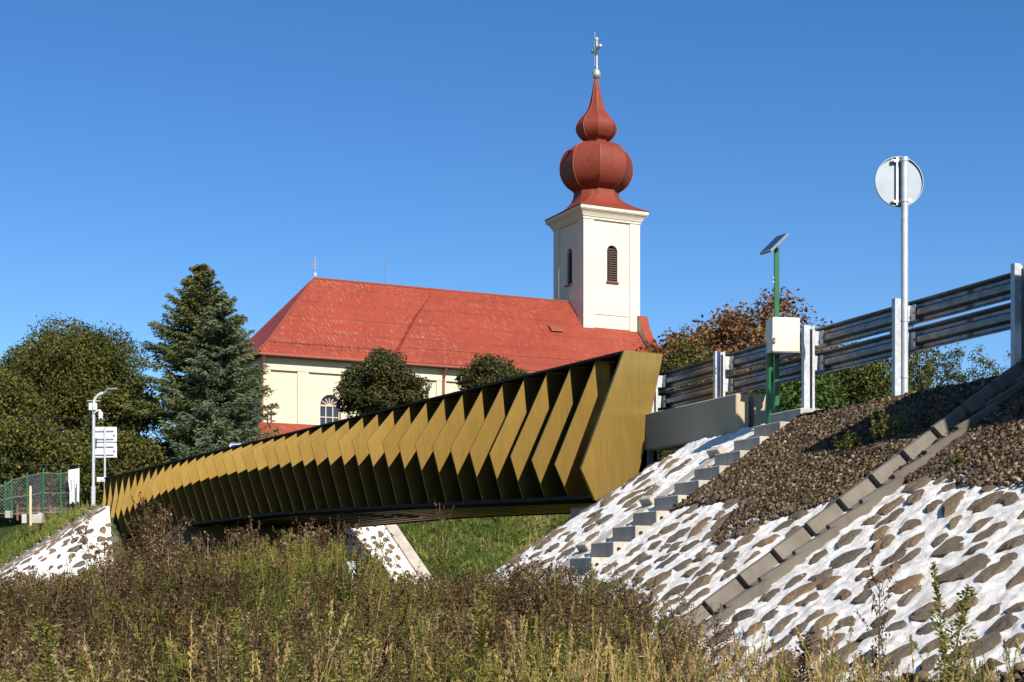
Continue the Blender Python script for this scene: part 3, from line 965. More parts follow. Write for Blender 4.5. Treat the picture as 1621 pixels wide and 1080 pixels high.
def place_stones(parent, f, s0, s1, ds, dr, rlo, rhi, amin, amax, skip=None, cone=None, seed=3, mn=NOISE_R):
    r_ = np.random.default_rng(seed)
    off = worigin(parent); lst = []; prev = []
    s = s0; row = 0
    while s < s1:
        r = rlo(s) + r_.uniform(0, dr)
        while r < rhi(s):
            ss, rr = s + r_.uniform(-.33, .33) * ds, r + r_.uniform(-.25, .25) * dr
            r += dr * r_.uniform(.8, 1.25)
            if skip and skip(ss, rr):
                continue
            keep = 1.0
            if cone and cone(ss) > 0:
                keep = min(1.0, .15 + rr / 3.2)
            if r_.uniform() > keep:
                continue
            a = amin + (amax - amin) * r_.uniform(0, 1) ** 1.4; b = a * r_.uniform(.5, .85)
            p = f(ss, rr); e = .02
            hit = False
            for (pp, ra) in prev:
                if (pp - p).length < (ra + a) * .80:
                    hit = True; break
            if hit:
                a *= .6; b *= .6
                if any((pp - p).length < (ra + a) * .80 for pp, ra in prev):
                    continue
            prev.append((p, a))
            t1 = (f(ss + e, rr) - f(ss - e, rr)); t2 = (f(ss, rr + e) - f(ss, rr - e)).normalized()
            if t1.length < 1e-5:
                continue
            t1 = (t1 - t2 * t1.dot(t2)).normalized()
            nrm = t1.cross(t2)
            if nrm.z < 0: nrm = -nrm
            rot = math.pi / 2 + r_.uniform(-.55, .55)
            x = t1 * math.cos(rot) + t2 * math.sin(rot); y = nrm.cross(x)
            lift = sum(nz(p, a_, b_) for a_, b_ in mn) + r_.uniform(.004, .016) + (.022 if mn is NOISE_L else 0)
            p = p + nrm * lift - off
            Mx = Matrix(((x.x * a, y.x * b, nrm.x * .9, p.x), (x.y * a, y.y * b, nrm.y * .9, p.y), (x.z * a, y.z * b, nrm.z * .9, p.z), (0, 0, 0, 1)))
            lst.append((Mx, int(r_.integers(len(STONES)))))
        s += ds
    for Mx, i in lst:
        o = bpy.data.objects.new('stone', STONES[i]); COL.objects.link(o)
        o.parent = parent; o.matrix_local = Mx
    return len(lst)
def skip_r(s, r):
    if S_ST0 - .28 < s < S_ST1 + .70 and r < 3.1: return True
    if -.90 < s < -.18 and r < 4.1: return True
    return False
n1 = place_stones(slope, sr, -6.4, S_ST0 + .1, .315, .235, lambda s: gravel_r(s) + .02, lambda s: toe_r(s) - .12, .085, .205, skip_r, seed=5)
n2 = place_stones(slope, sr, S_ST0 + .3, SC_R + 2.5 * 1.2, .36, .33, lambda s: .35 if s < 5 else .55, lambda s: toe_r(s) - .3, .085, .185, skip_r, lambda s: s - SC_R, seed=8)

# gravel covering the upper part of the slope and the rubble at its foot
def gravel_points(n, s0, s1, lo, hi, seed):
    r_ = np.random.default_rng(seed); out = []
    S = r_.uniform(s0, s1, n); T = r_.uniform(0, 1, n)
    for s, t in zip(S, T):
        a, b = lo(s), hi(s)
        r = a + (b - a) * t
        p = sr(s, max(r, 0.0)) if r >= 0 else PR0 + DR * s + OR * r + UP * HC
        out.append(p)
    return np.array([tuple(p) for p in out])
OCT = np.array([(1, 0, 0), (-1, 0, 0), (0, 1, 0), (0, -1, 0), (0, 0, 1), (0, 0, -1)], float)
OCTF = np.array([(0, 2, 4), (2, 1, 4), (1, 3, 4), (3, 0, 4), (2, 0, 5), (1, 2, 5), (3, 1, 5), (0, 3, 5)])
def rocks(name, pts, smin, smax, mat, seed, parent=None, power=2.0):
    r_ = np.random.default_rng(seed); n = len(pts)
    size = smin + (smax - smin) * r_.uniform(0, 1, n) ** power
    loc = OCT[None] * (size[:, None, None] * r_.uniform(.55, 1.25, (n, 6, 1))) + r_.normal(0, .16, (n, 6, 3)) * size[:, None, None]
    q = r_.normal(0, 1, (n, 4)); q /= np.linalg.norm(q, axis=1)[:, None]
    w, x, y, z = q.T
    R = np.stack([1 - 2 * (y * y + z * z), 2 * (x * y - z * w), 2 * (x * z + y * w), 2 * (x * y + z * w), 1 - 2 * (x * x + z * z), 2 * (y * z - x * w), 2 * (x * z - y * w), 2 * (y * z + x * w), 1 - 2 * (x * x + y * y)], 1).reshape(n, 3, 3)
    loc = np.einsum('nij,nkj->nki', R, loc)
    V = (loc + pts[:, None, :]).reshape(-1, 3)
    F = (OCTF[None] + (np.arange(n) * 6)[:, None, None]).reshape(-1, 3)
    o = np_mesh(name, V, F, mat, parent, {'tint': np.repeat(r_.beta(1.15, 1.3, n), 6)})
    o['kind'] = 'stuff'
    return o
m = MB()
sheet(m, -9.0, S_ST0 + .03, 110, lambda s: -1.2, lambda s: gravel_r(s), 26, lambda s, r: sr(s, r) if r >= 0 else PR0 + DR * s + OR * r + UP * (HC - .004), .022)
o = m.build('gravel_bank', M['earth'], None, True); o['kind'] = 'structure'
pts = gravel_points(48000, -5.2, S_ST0 + .02, lambda s: -.25, lambda s: gravel_r(s) + .02, 21)
spill = gravel_points(1400, -.2, 2.4, lambda s: gravel_r(s) - .1, lambda s: gravel_r(s) + .45 * math.exp(-((s - 1.2) / .6) ** 2) + .06, 23)
spill2 = gravel_points(1600, -5.5, -.9, lambda s: gravel_r(s) - .1, lambda s: gravel_r(s) + .12 + .1 * math.sin(s * 3) ** 2, 24)
pts = np.concatenate([pts, spill, spill2]); pts[:, 2] += .03
o = rocks('gravel', pts, .009, .036, M['gravel'], 31)
o['label'] = 'loose brown crushed gravel covering the upper embankment'; o['category'] = 'gravel'
m = MB()
sheet(m, -9.0, 0.5, 70, lambda s: toe_r(s) - .25, lambda s: toe_r(s) + 2.2, 16, sr, -.03)
o = m.build('rubble_bank', M['earth'], None, True); o['kind'] = 'structure'
pts = gravel_points(9000, -8, -1.0, lambda s: toe_r(s) - .06, lambda s: toe_r(s) + 1.9, 41)
o = rocks('rubble', pts, .02, .085, M['gravel'], 43, None, 2.6)
o['label'] = 'loose brown rubble along the foot of the white stone slope'; o['category'] = 'rubble'

# concrete steps
def step_flight(name, label, f, s0, s1, r_bot, n, run, h_bot, rise, dirs, mat, hole=True):
    ex, ey = dirs
    root = thing(name, label, 'steps', f((s0 + s1) / 2, r_bot))
    for k in range(n):
        r = r_bot - run * k
        top = h_bot + rise * k
        c = f((s0 + s1) / 2, r)
        jit = random.uniform(-.006, .006)
        c = Vector((c.x, c.y, 0)) - ey * (.19 + jit) + UP * (top - .11 + jit)
        m = MB(); m.box(c, s1 - s0, .38, .22, (ex, ey, UP), .008)
        st = m.build('step', mat, root)
        if hole:
            for sg in (-1, 1):
                hc = c + ex * (sg * (s1 - s0) / 2) + ey * .12 + UP * .02
                m = MB(); m.tube([hc - ex * sg * .02, hc + ex * sg * .004], .027, 10)  # proud dark disc stands in for the shade of an open hole
                m.build('hole_shade_disc', M['dark'], st)
    return root
steps = step_flight('concrete_steps', 'grey concrete block steps climbing the near white stone slope', sr, S_ST0, S_ST1, 2.825, 10, .2814, .35, .186, (DR, OR), M['step'])
# landing block on top, flush behind the flight
m = MB()
c = PR0 + DR * ((S_ST0 + S_ST1) / 2 + .03) - OR * .20 + UP * 2.08
m.box(c, .70, .42, .24, (DR, OR, UP), .01)
tag(m.build('landing_block', M['step']), 'concrete block on top of the near steps beside the guardrail post', 'block')
# slabs beside the steps
for j, (r0, r1) in enumerate(((.62, 1.45), (1.58, 2.35), (2.45, 3.1))):
    m = MB()
    sa, sb = S_ST1 + .16, S_ST1 + .42
    q = [sr(sa, r0, .03), sr(sb, r0, .03), sr(sb, r1, .025), sr(sa, r1, .025)]
    m.prism(q, -NR * .12)
    m.box(sr((sa + sb) / 2 + .02, r0 + .02, .05), sb - sa + .04, .10, .14, (DR, DN, NR), .008)
    tag(m.build('paving_kerb', M['step']), ['topmost', 'middle', 'lowest'][j] + ' pale concrete kerb laid down the slope beside the near steps', 'kerb', 'kerbs laid beside the near steps')

# drainage chute of nested precast channels
chute = thing('drainage_chute', 'open drainage chute of nested precast concrete channels down the slope', 'chute', sr(-.55, 3.8))
CS = -0.56
def chute_sec(r, w, lift):
    """cross-section of the trough at plan distance r: near rim, floor, far wall"""
    c = sr(CS, r) + NR * lift
    o_, t = w / 2, .055
    return [c - DR * o_ + NR * .10, c - DR * (o_ - t) + NR * .10, c - DR * (o_ - t - .03) + NR * .02, c + DR * (o_ - t - .05) + NR * .02, c + DR * (o_ - t) + NR * .135, c + DR * o_ + NR * .135,
            c + DR * (o_ - .03) - NR * .08, c - DR * (o_ - .03) - NR * .08]
for j in range(12):
    r0 = -.42 + .3535 * j
    jw = random.uniform(-.008, .008)
    A = chute_sec(r0, .50 + jw, -.015); B = chute_sec(r0 + .375, .37 + jw, .015)
    m = MB()
    fs = [(i, (i + 1) % 8, (i + 1) % 8 + 8, i + 8) for i in range(8)]
    fs += [(0, 1, 2, 7), (2, 3, 6, 7), (3, 4, 5, 6), (8, 15, 10, 9), (10, 15, 14, 11), (11, 14, 13, 12)]
    m.add(A + B, fs)
    m.build('channel', M['chute'], chute)

# ------------------------------------------------------------------ concrete parapet walls at the near bridge end
def wall_block(a, b, th, z0, z1, label):
    d = (b - a).normalized(); n = v2(-d.y, d.x)
    m = MB(); m.box((a + b) / 2 + UP * (z0 + z1) / 2, (b - a).length, th, z1 - z0, (d, n, UP), .012)
    return tag(m.build('parapet_wall', M['wallconc']), label, 'wall')
wa = v2(2.945, 19.5); wb = v2(1.94, 21.86)
wd = (wb - wa).normalized(); wn_ = v2(wd.y, -wd.x)      # inward (to the right)
off = wn_ * .10
wall_block(wa + off, wb + off, .20, 2.02, 2.55, 'outer tan concrete parapet wall between the gold end panel and the green posts')
wall_block(wa + wn_ * .40 + wd * .03, wb + wn_ * .40, .20, 2.02, 2.56, 'inner tan concrete parapet wall partly hidden by the green posts')
m = MB(); m.box((wa + wb) / 2 + wn_ * .25 + wd * .5 + UP * 2.2, (wb - wa).length - 1.0, .09, .35, (wd, wn_, UP))  # black box added to stand in for shade in the open gap
tag(m.build('gap_shade_filler', M['black']), 'added black filler standing in for the shade between the two tan parapet walls', 'filler')

# ------------------------------------------------------------------ guardrail
PG = v2(5.10, 15.0)
IN = -OR
rail = thing('guardrail', 'galvanised double-beam guardrail along the road above the gravel', 'guardrail', PG + UP * 2.15)
def sec_extrude(pts2, origin, ax, ay, vec):
    m = MB(); m.prism([origin + ax * x + ay * y for x, y in pts2], vec); return m
def guard_post(s):
    c = PG + DR * s
    # lipped channel open towards the camera (along -DR)
    ax, ay = IN, -DR
    w, d, t, lip = .155, .06, .006, .062
    prof = [(-w / 2, d), (-w / 2, 0), (w / 2, 0), (w / 2, d), (w / 2 - .034, d), (w / 2 - .034, d - t), (w / 2 - t, d - t), (w / 2 - t, t), (-w / 2 + t, t), (-w / 2 + t, d - t), (-w / 2 + lip + .02, d - t), (-w / 2 + lip + .02, d)]
    m = sec_extrude(prof, c + UP * 1.6, ax, ay, UP * 1.66)
    return m.build('post', M['galv'], rail)
for s in (-4, -2, 0, 1.96, 3.8, 6, 8):
    po = guard_post(s)
    c = PG + DR * s
    for z in (3.125, 2.815):
        m = MB()
        # spacer: open hat section between post and beam
        o0 = c + IN * .081 + UP * (z - .09)
        prof = [(0, -.05), (.13, -.05), (.13, -.065), (.135, -.065), (.135, .045), (.13, .045), (.13, -.044), (.006, -.044), (.006, .05), (0, .05)]
        m.prism([o0 + IN * x - DR * y for x, y in prof], UP * .18)
        m.build('spacer', M['galv'], rail)
        m = MB(); m.tube([c + IN * .20 - DR * .02 + UP * z, c + IN * .225 - DR * .02 + UP * z], .014, 6)
        m.build('bolt', M['iron'], rail)
def wbeam(z, s0, s1):
    h = .282
    ys = [-.5, -.44, -.34, -.22, -.12, 0, .12, .22, .34, .44, .5]
    xs = [.0, .004, .055, .055, .004, .0, .004, .055, .055, .004, .0]
    c = PG + DR * s0 + IN * .22 + UP * z
    f = [(IN * x + UP * (y * h)) for x, y in zip(xs, ys)]
    b = [(IN * (x + .004) + UP * (y * h)) for x, y in zip(xs, ys)]
    m = MB(); m.prism([c + q for q in f] + [c + q for q in b[::-1]], DR * (s1 - s0))
    return m
for z in (3.125, 2.815):
    for s0, s1 in ((-8.0, -2.9), (-3.0, 1.1), (1.0, 5.1), (5.0, 8.9)):
        wbeam(z + (.001 if s0 in (-3.0, 5.0) else 0), s0, s1).build('beam', M['galv_beam'], rail)

# ------------------------------------------------------------------ round sign seen from behind, on a tube clamped to the post
sg = P2(1432, 625, 16.40); 
sign = thing('round_road_sign', 'round road sign on a tall steel tube seen from behind', 'road sign', sg)
m = MB(); m.tube([sg - UP * .3, P2(1432, 249, 16.40)], .038, 14); m.build('tube', M['galv'], sign, True)
dn = v2(-.13, .99).normalized()
dc = P2(1427, 285.5, 16.40) + dn * .075
du = UP.cross(dn).normalized()
m = MB()
ring = [dc + (du * math.cos(2 * math.pi * k / 48) + UP * math.sin(2 * math.pi * k / 48)) * .278 for k in range(48)]
m.prism(ring, dn * .006)
disc = m.build('disc', M['alu'], sign)
m = MB()
for k in range(48):
    w0, w1 = 2 * math.pi * k / 48, 2 * math.pi * (k + 1) / 48
    q = [dc + (du * math.cos(w) + UP * math.sin(w)) * r - dn * d for w in (w0, w1) for r, d in ((.272, .0), (.280, .0), (.280, .02), (.272, .02))]
    m.add(q, [(0, 1, 5, 4), (1, 2, 6, 5), (2, 3, 7, 6), (3, 0, 4, 7)])
m.build('rim', M['alu'], disc)
m = MB(); m.box(dc - dn * .018 - du * -.028, .03, .036, .53, (du, dn, UP)); m.build('stiffener', M['galv'], disc)
for z in (.225, -.225):
    m = MB()
    m.tube([P2(1432, 285.5, 16.40) + UP * (z - .017), P2(1432, 285.5, 16.40) + UP * (z + .017)], .044, 12)
    m.box(dc - dn * .03 + UP * z + du * .03, .14, .02, .03, (du, dn, UP))
    for q in (-.06, .05):
        m.tube([dc - dn * .02 + UP * z + du * (.03 + q), dc - dn * .06 + UP * z + du * (.03 + q)], .011, 6)
    m.build('clamp', M['galv'], sign)
m = MB(); m.box(dc - dn * .004 - du * .115 - UP * .2, .075, .003, .045, (du, dn, UP)); m.build('sticker', M['white_paint'], disc)
for y in (508, 597):
    q = P2(1432, y, 16.40)
    m = MB(); m.tube([q - UP * .012, q + UP * .012], .043, 12); m.build('band', M['galv'], sign)

# ------------------------------------------------------------------ green posts with cabinet and solar panel
gp = P2(1218.5, 668, 19.12)
cab = thing('control_cabinet', 'cream steel control cabinet with padlock on green posts under a solar panel', 'cabinet', gp)
m = MB(); m.tube([gp - UP * .4, P2(1218.5, 540, 19.12)], .046, 14); m.build('post', M['green_paint'], cab, True)
m = MB(); q0 = P2(1230, 668, 19.30); q1 = P2(1228.5, 394, 19.30)
m.box((q0 + q1) / 2 - UP * .15, .062, .062, (q1 - q0).length + .3, None, .004); m.build('post', M['green_paint'], cab)
fx = v2(.985, .17).normalized(); fy = v2(-fx.y, fx.x)
bc = P2(1243.5, 530, 18.94) + fy * .12
bx = MB(); bx.box(bc, .36, .25, .43, (fx, fy, UP), .008); body = bx.build('housing', M['box_paint'], cab)
m = MB(); m.box(bc - fy * .137, .365, .022, .435, (fx, fy, UP), .005); door = m.build('door', M['box_paint'], cab)
m = MB(); m.box(bc - fy * .135 - UP * .228, .37, .06, .012, (fx, fy, UP)); m.build('drip_edge', M['iron'], cab)
m = MB(); m.box(bc - fy * .15 - fx * .15 - UP * .04, .07, .008, .045, (fx, fy, UP)); m.box(bc - fx * .186 - fy * .10 - UP * .045, .008, .09, .05, (fx, fy, UP)); m.build('hasp', M['galv'], door)
m = MB(); m.box(bc - fy * .165 - fx * .165 - UP * .095, .035, .022, .04, (fx, fy, UP), .005); m.tube([bc - fy * .165 - fx * .176 - UP * .075, bc - fy * .165 - fx * .172 - UP * .045, bc - fy * .165 - fx * .158 - UP * .045, bc - fy * .165 - fx * .154 - UP * .075], .005, 6); m.build('padlock', M['brass'], door)
m = MB(); m.box(bc - fy * .15 - fx * .13 + UP * .02, .022, .006, .03, (fx, fy, UP)); m.build('keyhole_plate', M['white_paint'], door)
# solar panel tilted to the sun
A, B, C_, D_ = P2(1204, 404, 19.12), P2(1221.5, 399, 18.84), P2(1249, 371.5, 19.20), P2(1231.5, 376.5, 19.48)
nn = (B - A).cross(D_ - A).normalized()
if nn.z < 0: nn = -nn
m = MB(); m.prism([A, B, C_, D_], nn * .03); pan = m.build('solar_panel', M['alu'], cab)
cells = NT('solar_cells'); cells.set((0.012, 0.016, 0.045), 0.15, 0, 0.6); M['cells'] = cells.m
for i in range(2):
    for j in range(4):
        L = lambda u, v: A + (B - A) * u + (D_ - A) * v
        u0, u1 = .06 + i * .44, .06 + i * .44 + .42
        w0, w1 = .05 + j * .228, .05 + j * .228 + .214
        m = MB(); m.prism([L(u0, w0) + nn * .031, L(u1, w0) + nn * .031, L(u1, w1) + nn * .031, L(u0, w1) + nn * .031], nn * .002); m.build('cell', M['cells'], pan)
m = MB(); mid = (A + C_) / 2; m.tube([P2(1228.5, 398, 19.30), mid - nn * .005], .03, 8); m.build('panel_bracket', M['green_paint'], cab)
for y in (440, 447):
    m = MB(); q = P2(1226, y, 19.26); m.tube([q + fx * -.03, q + fx * -.005], .012, 6); m.build('bolt', M['galv'], cab)

# ------------------------------------------------------------------ parked van on the road just outside the frame: its shade falls on the gravel
va = v2(4.92, 12.8) + IN * .02; vd = -DR
van = thing('parked_van', 'white box van parked on the road beyond the guardrail at the picture edge', 'van', va + vd * 2.6 + IN * 1.0 + UP * 2.16)
RZ = 2.165
m = MB(); m.box(va + vd * 1.75 + IN * 1.02 + UP * (RZ + 1.48), 3.5, 2.04, 1.92, (vd, IN, UP), .06); m.build('cargo_box', M['white_paint'], van)
m = MB()
prof = [(3.5, .4), (5.35, .4), (5.4, 1.0), (5.1, 1.2), (4.55, 1.95), (3.5, 2.05)]
m.prism([va + vd * x + IN * .08 + UP * (RZ + z) for x, z in prof], IN * 1.88); m.build('cab', M['white_paint'], van)
m = MB(); m.prism([va + vd * x + IN * .075 + UP * (RZ + z) for x, z in ((3.7, 1.2), (4.9, 1.2), (4.45, 1.85), (3.7, 1.9))], IN * 1.89); m.build('side_window', M['glass'], van)
for x in (.8, 4.5):
    for y in (.06, 1.78):
        c = va + vd * x + IN * y + UP * (RZ + .34)
        m = MB(); m.tube([c, c + IN * .22], .34, 20); w_ = m.build('wheel', M['rubber'], van, True)
        m = MB(); m.tube([c - IN * .004, c + IN * .224], .19, 14); m.build('rim', M['alu'], w_, True)

# ------------------------------------------------------------------ far embankment paving, steps and things at its crest
fslope = bpy.data.objects.new('far_embankment_slope', None)
COL.objects.link(fslope); fslope.location = sl(0.5, 3.0); fslope['kind'] = 'structure'
ST_L0, ST_L1 = 1.32, 1.92
def sheet_l(m, s0, s1, ns, r0, r1, nr, dz, f=None):
    f = f or sl
    b = len(m.v)
    for i in range(ns + 1):
        s = s0 + (s1 - s0) * i / ns
        for j in range(nr + 1):
            p = f(s, r0 + (r1 - r0) * j / nr)
            p.z += dz + nz(p, 1.9, .03) + nz(p, 6, .02)
            m.v.append(p)
    for i in range(ns):
        for j in range(nr):
            k = b + i * (nr + 1) + j
            m.f.append((k, k + 1, k + nr + 2, k + nr + 1))
m = MB(); sheet_l(m, -3.4, ST_L0 - .25, 80, 0.0, 5.2, 40, .02)
m.build('mortar_bed', M['mortar'], fslope, True)
m = MB(); sheet_l(m, 3.4, 7.0, 40, 0.6, 5.2, 40, .02, slp)
m.build('mortar_bed', M['mortar'], fslope, True)
n3 = place_stones(fslope, sl, 0.1, ST_L0 - .2, .42, .34, lambda s: .2, lambda s: 4.4, .11, .21, seed=11, mn=NOISE_L)
n4 = place_stones(fslope, sl, -3.4, 0, .42, .36, lambda s: .9, lambda s: 4.6, .11, .21, None, None, seed=12, mn=NOISE_L)
n5 = place_stones(fslope, slp, 3.6, 6.5, .34, .27, lambda s: .9, lambda s: 4.2, .09, .17, seed=13, mn=NOISE_L)
m = MB()
q = [slp(7.0, .2, .1), slp(6.62, .2, .1), slp(6.62, 5.0, .1), slp(7.0, 5.0, .1)]
m.prism(q, UP * -.3); m.build('kerb', M['step'], fslope)
m = MB()
q = [sl(ST_L0 - .28, 0, .10), sl(ST_L0 - .10, 0, .10), sl(ST_L0 - .10, 4.6, .10), sl(ST_L0 - .28, 4.6, .10)]
m.prism(q, UP * -.3); m.build('kerb', M['chute'], fslope)
step_flight('concrete_steps', 'small pale concrete block steps down the far grassy bank beside the fence', sl, ST_L0, ST_L1, 4.1, 13, .318, HL - SL * 4.1 + .14, .212, (D, N), M['step'], False)

GF = lambda x, y: float(ground_h(np.array([x]), np.array([y]))[0])
# street lamp with camera
lp = P2(147.5, 812, 48.6)
lamp = thing('street_lamp', 'white street lamp with surveillance camera beside the far end of the bridge', 'street lamp', lp)
m = MB()
top = P2(148.5, 640, 48.6)
arc = [top + UP * 0.0] + [top + v2(.33 * (1 - math.cos(w)), 0) + UP * (.36 * math.sin(w)) for w in np.linspace(.3, math.pi / 2, 6)]
m.tube([lp - UP * .3, P2(147.8, 770, 48.6)], .075, 10)
m.tube([P2(147.8, 770, 48.6), top] + arc[1:] + [P2(172, 618.5, 48.4)], .05, 10)
m.build('pole', M['galv'], lamp, True)
m = MB(); m.box(P2(178, 616, 48.3), .34, .16, .05, (v2(1, -.05).normalized(), v2(.05, 1).normalized(), UP), .01); m.build('lamp_head', M['alu'], lamp)
for x in (143.6, 151.0):
    m = MB(); m.box(P2(x, 644, 48.5), .10, .12, .23, None, .01); m.build('equipment_box', M['white_paint'], lamp)
m = MB(); m.tube([P2(138, 634.5, 48.6), P2(159, 635, 48.6)], .015, 6); m.build('cross_bar', M['galv'], lamp)
m = MB(); m.tube([P2(149, 654, 48.55), P2(153, 651, 48.5), P2(158, 649.5, 48.45), P2(159.4, 652, 48.45)], .03, 8); m.build('camera_arm', M['white_paint'], lamp, True)
cm = MB(); q = P2(159.3, 657.5, 48.45); cm.lathe(q, [(.03, .12), (.075, .10), (.075, -.04), (.06, -.06)], 12); cm.sphere(q - UP * .10, .075, 12, 8)
cam_o = cm.build('camera_housing', M['white_paint'], lamp, True)
m = MB(); m.sphere(q - UP * .115 + v2(.02, -.045), .04, 10, 6); m.build('camera_lens', M['dark'], cam_o, True)

# direction sign, two boards seen from behind
sp = P2(166, 800, 49.4)
dsg = thing('direction_sign', 'two white sign boards on one grey post, seen from behind', 'road sign', sp)
m = MB(); m.tube([sp - UP * .2, P2(166, 676, 49.4)], .035, 10); m.build('post', M['galv'], dsg)
for yc in (688.0, 713.0):
    bb = P2(165.6, yc, 49.46)
    m = MB(); m.box(bb, .82, .025, .495, (v2(.997, -.07).normalized(), v2(.07, .997).normalized(), UP), .012)
    bo = m.build('board', M['white_paint'], dsg)
    for dy in (-6.3, 6.3):
        m = MB(); m.box(P2(165.6, yc + dy, 49.40), .63, .03, .024, (v2(.997, -.07).normalized(), v2(.07, .997).normalized(), UP)); m.build('rib', M['galv'], bo)
    m = MB(); m.box(P2(180.5, yc + 1.2, 49.40), .065, .01, .045); m.build('sticker', M['blue_sticker'], bo)
m = MB(); m.box(P2(159.5, 759, 49.3), .25, .02, .14); small = m.build('small_plate', M['white_paint'], dsg)
m = MB(); m.box(P2(161, 760, 49.28), .08, .01, .03); m.build('printed_mark', M['blue_sticker'], small)
# blue sign peeking over the bridge
bs = P2(372, 760, 47.0)
bsg = thing('blue_road_sign', 'blue road sign with white border peeking above the dark bridge rail', 'road sign', bs)
m = MB(); m.tube([P2(372, 800, 47.0), P2(372, 712, 47.0)], .035, 8); m.build('post', M['galv'], bsg)
m = MB(); m.box(P2(374, 713, 46.9), .40, .02, .46, None, .05); pl = m.build('plate', M['white_paint'], bsg)
m = MB(); m.box(P2(374, 713.5, 46.88), .33, .02, .38, None, .03); m.build('blue_field', M['sign_blue'], pl)

# green chain-link fence
fence = thing('chain_link_fence', 'green chain-link fence on the grassy bank left of the street lamp', 'fence', P2(70, 812, 50))
fp = [(-24, 768, 814, 51.0), (8, 762, 814, 51.0), (18.5, 754, 815, 51.2), (43, 748, 815, 51.0), (68.5, 742, 812, 50.6), (96, 744, 812, 50.4), (125, 738, 812, 50.0)]
for x, yt, yb, Z in fp:
    m = MB(); m.tube([P2(x, yb + 6, Z), P2(x, yt, Z)], .032, 8); m.build('post', M['green_paint'], fence, True)
for (a, b) in zip(fp[:-1], fp[1:]):
    pa, pb = P2(a[0], a[1] + 6, a[3]), P2(b[0], b[1] + 6, b[3])
    qa, qb = P2(a[0], a[2], a[3]), P2(b[0], b[2], b[3])
    m = MB()
    W = (pb - pa).length; Hh = (pa - qa).length; st = .10
    nW = max(2, int(W / st)); nH = int(Hh / st)
    pt = lambda u, w: (qa * (1 - u) + qb * u) * (1 - w) + (pa * (1 - u) + pb * u) * w
    for i in range(-nH, nW):
        for sg_ in (1, -1):
            i0 = i if sg_ == 1 else nW - i
            u0, u1 = i0 / nW, (i0 + sg_ * nH) / nW
            w0, w1 = 0.0, 1.0
            if u0 < 0: w0 = (0 - u0) / (u1 - u0); u0 = 0
            if u0 > 1: w0 = (1 - u0) / (u1 - u0); u0 = 1
            if u1 > 1: w1 = w0 + (1 - w0) * (1 - u0) / (u1 - u0) if u1 != u0 else 1; u1 = 1
            if u1 < 0: w1 = w0 + (1 - w0) * (0 - u0) / (u1 - u0); u1 = 0
            if abs(u1 - u0) < 1e-4: continue
            m.tube([pt(u0, w0), pt(u1, w1)], .0032, 3, False)
    m.build('wire_mesh', M['galv'], fence)
    for w in (.02, .5, 1.0):
        m = MB(); m.tube([pt(0, w), pt(1, w)], .007, 4, False); m.build('tension_wire', M['galv'], fence)
# tarpaulin
m = MB(); nsx = 10
for i in range(nsx + 1):
    x = 109 + 16.5 * i / nsx
    for y, dz in ((744, 0), (760, .03), (778, .05), (796 + 2 * math.sin(i * 1.3), .0)):
        xx = x + (1.6 * math.sin(y * .09) if i < 3 else 0)
        m.v.append(P2(xx, y - (i * .25 if y < 750 else 0), 49.85 + .05 * math.sin(i * 1.9 + y) + dz))
for i in range(nsx):
    for j in range(3):
        k = i * 4 + j
        m.f.append((k, k + 1, k + 5, k + 4))
tag(m.build('tarpaulin', M['tarp'], None, True), 'white tarpaulin sheet tied to the green fence', 'tarpaulin')
m = MB(); m.tube([P2(48.5, 832, 48.5), P2(48.2, 771, 48.5), P2(48.2, 769.5, 48.5)], [.042, .042, .03], 10)
tag(m.build('timber_stake', M['stake'], None, True), 'pale round timber stake in front of the green fence', 'stake')
m = MB(); m.tube([P2(121, 800, 49.7), P2(121, 766, 49.7)], .02, 6)
tag(m.build('rusty_rod', M['rust']), 'rusty iron rod standing in front of the white tarpaulin', 'rod')
# low rust-red railing behind
rr = thing('low_railing', 'low rust-red railing behind the green fence', 'railing', P2(90, 815, 54))
m = MB()
for y in (804.5, 811.0):
    m.box((P2(27, y, 54) + P2(147, y + 1, 54)) / 2, 120 / FPX * 54, .04, .05)
m.build('rail', M['rust'], rr)
for x in (28, 45, 61, 80, 98, 121, 146):
    m = MB(); m.box(P2(x, 812, 53.9), .07, .07, .55); m.build('post', M['rust'], rr)
for i, (x, y, w, h, lb) in enumerate(((52, 819, 32, 9, 'long low grey concrete block in front of the green fence'), (64.5, 818, 6, 12, 'small upright pale block beside the low concrete block'), (14, 812, 8, 6, 'small white block at the foot of the fence, nearest the picture edge'))):
    m = MB(); m.box(P2(x, y + 3, 49.2 + .3 * (i % 2)), w / FPX * 49, .3, h / FPX * 49 + .12, None, .02)
    tag(m.build('concrete_block', M['step']), lb, 'block', 'blocks by the fence')

# overhead cables
def cable(a, b, sag, label):
    pts = [a * (1 - t) + b * t - UP * (sag * 4 * t * (1 - t)) for t in np.linspace(0, 1, 14)]
    m = MB(); m.tube(pts, .022, 5)
    tag(m.build('overhead_cable', M['rubber']), label, 'cable')
cable(P2(-60, 657, 64), mast + UP * 1.45 - E1 * .4, .35, 'black overhead cable running from the picture edge to the red bracket mast')
cable(P2(-60, 731, 60), P2(230, 734, 66), .1, 'lower black cable crossing in front of the trees above the fence')
# plastic marker post among the weeds
mk = P2(557, 900, 11.6)
mp = thing('marker_post', 'white plastic marker post with green band among the weeds', 'post', mk)
m = MB(); m.box(mk, .075, .03, .11, None, .008); pp = m.build('board', M['white_paint'], mp)
m = MB(); m.box(mk - v2(.03, .018) - UP * .012, .014, .01, .08); m.build('green_band', M['green_paint'], pp)
m = MB(); m.tube([mk - UP * 1.7, mk], .012, 8); m.build('stem', M['white_paint'], mp)

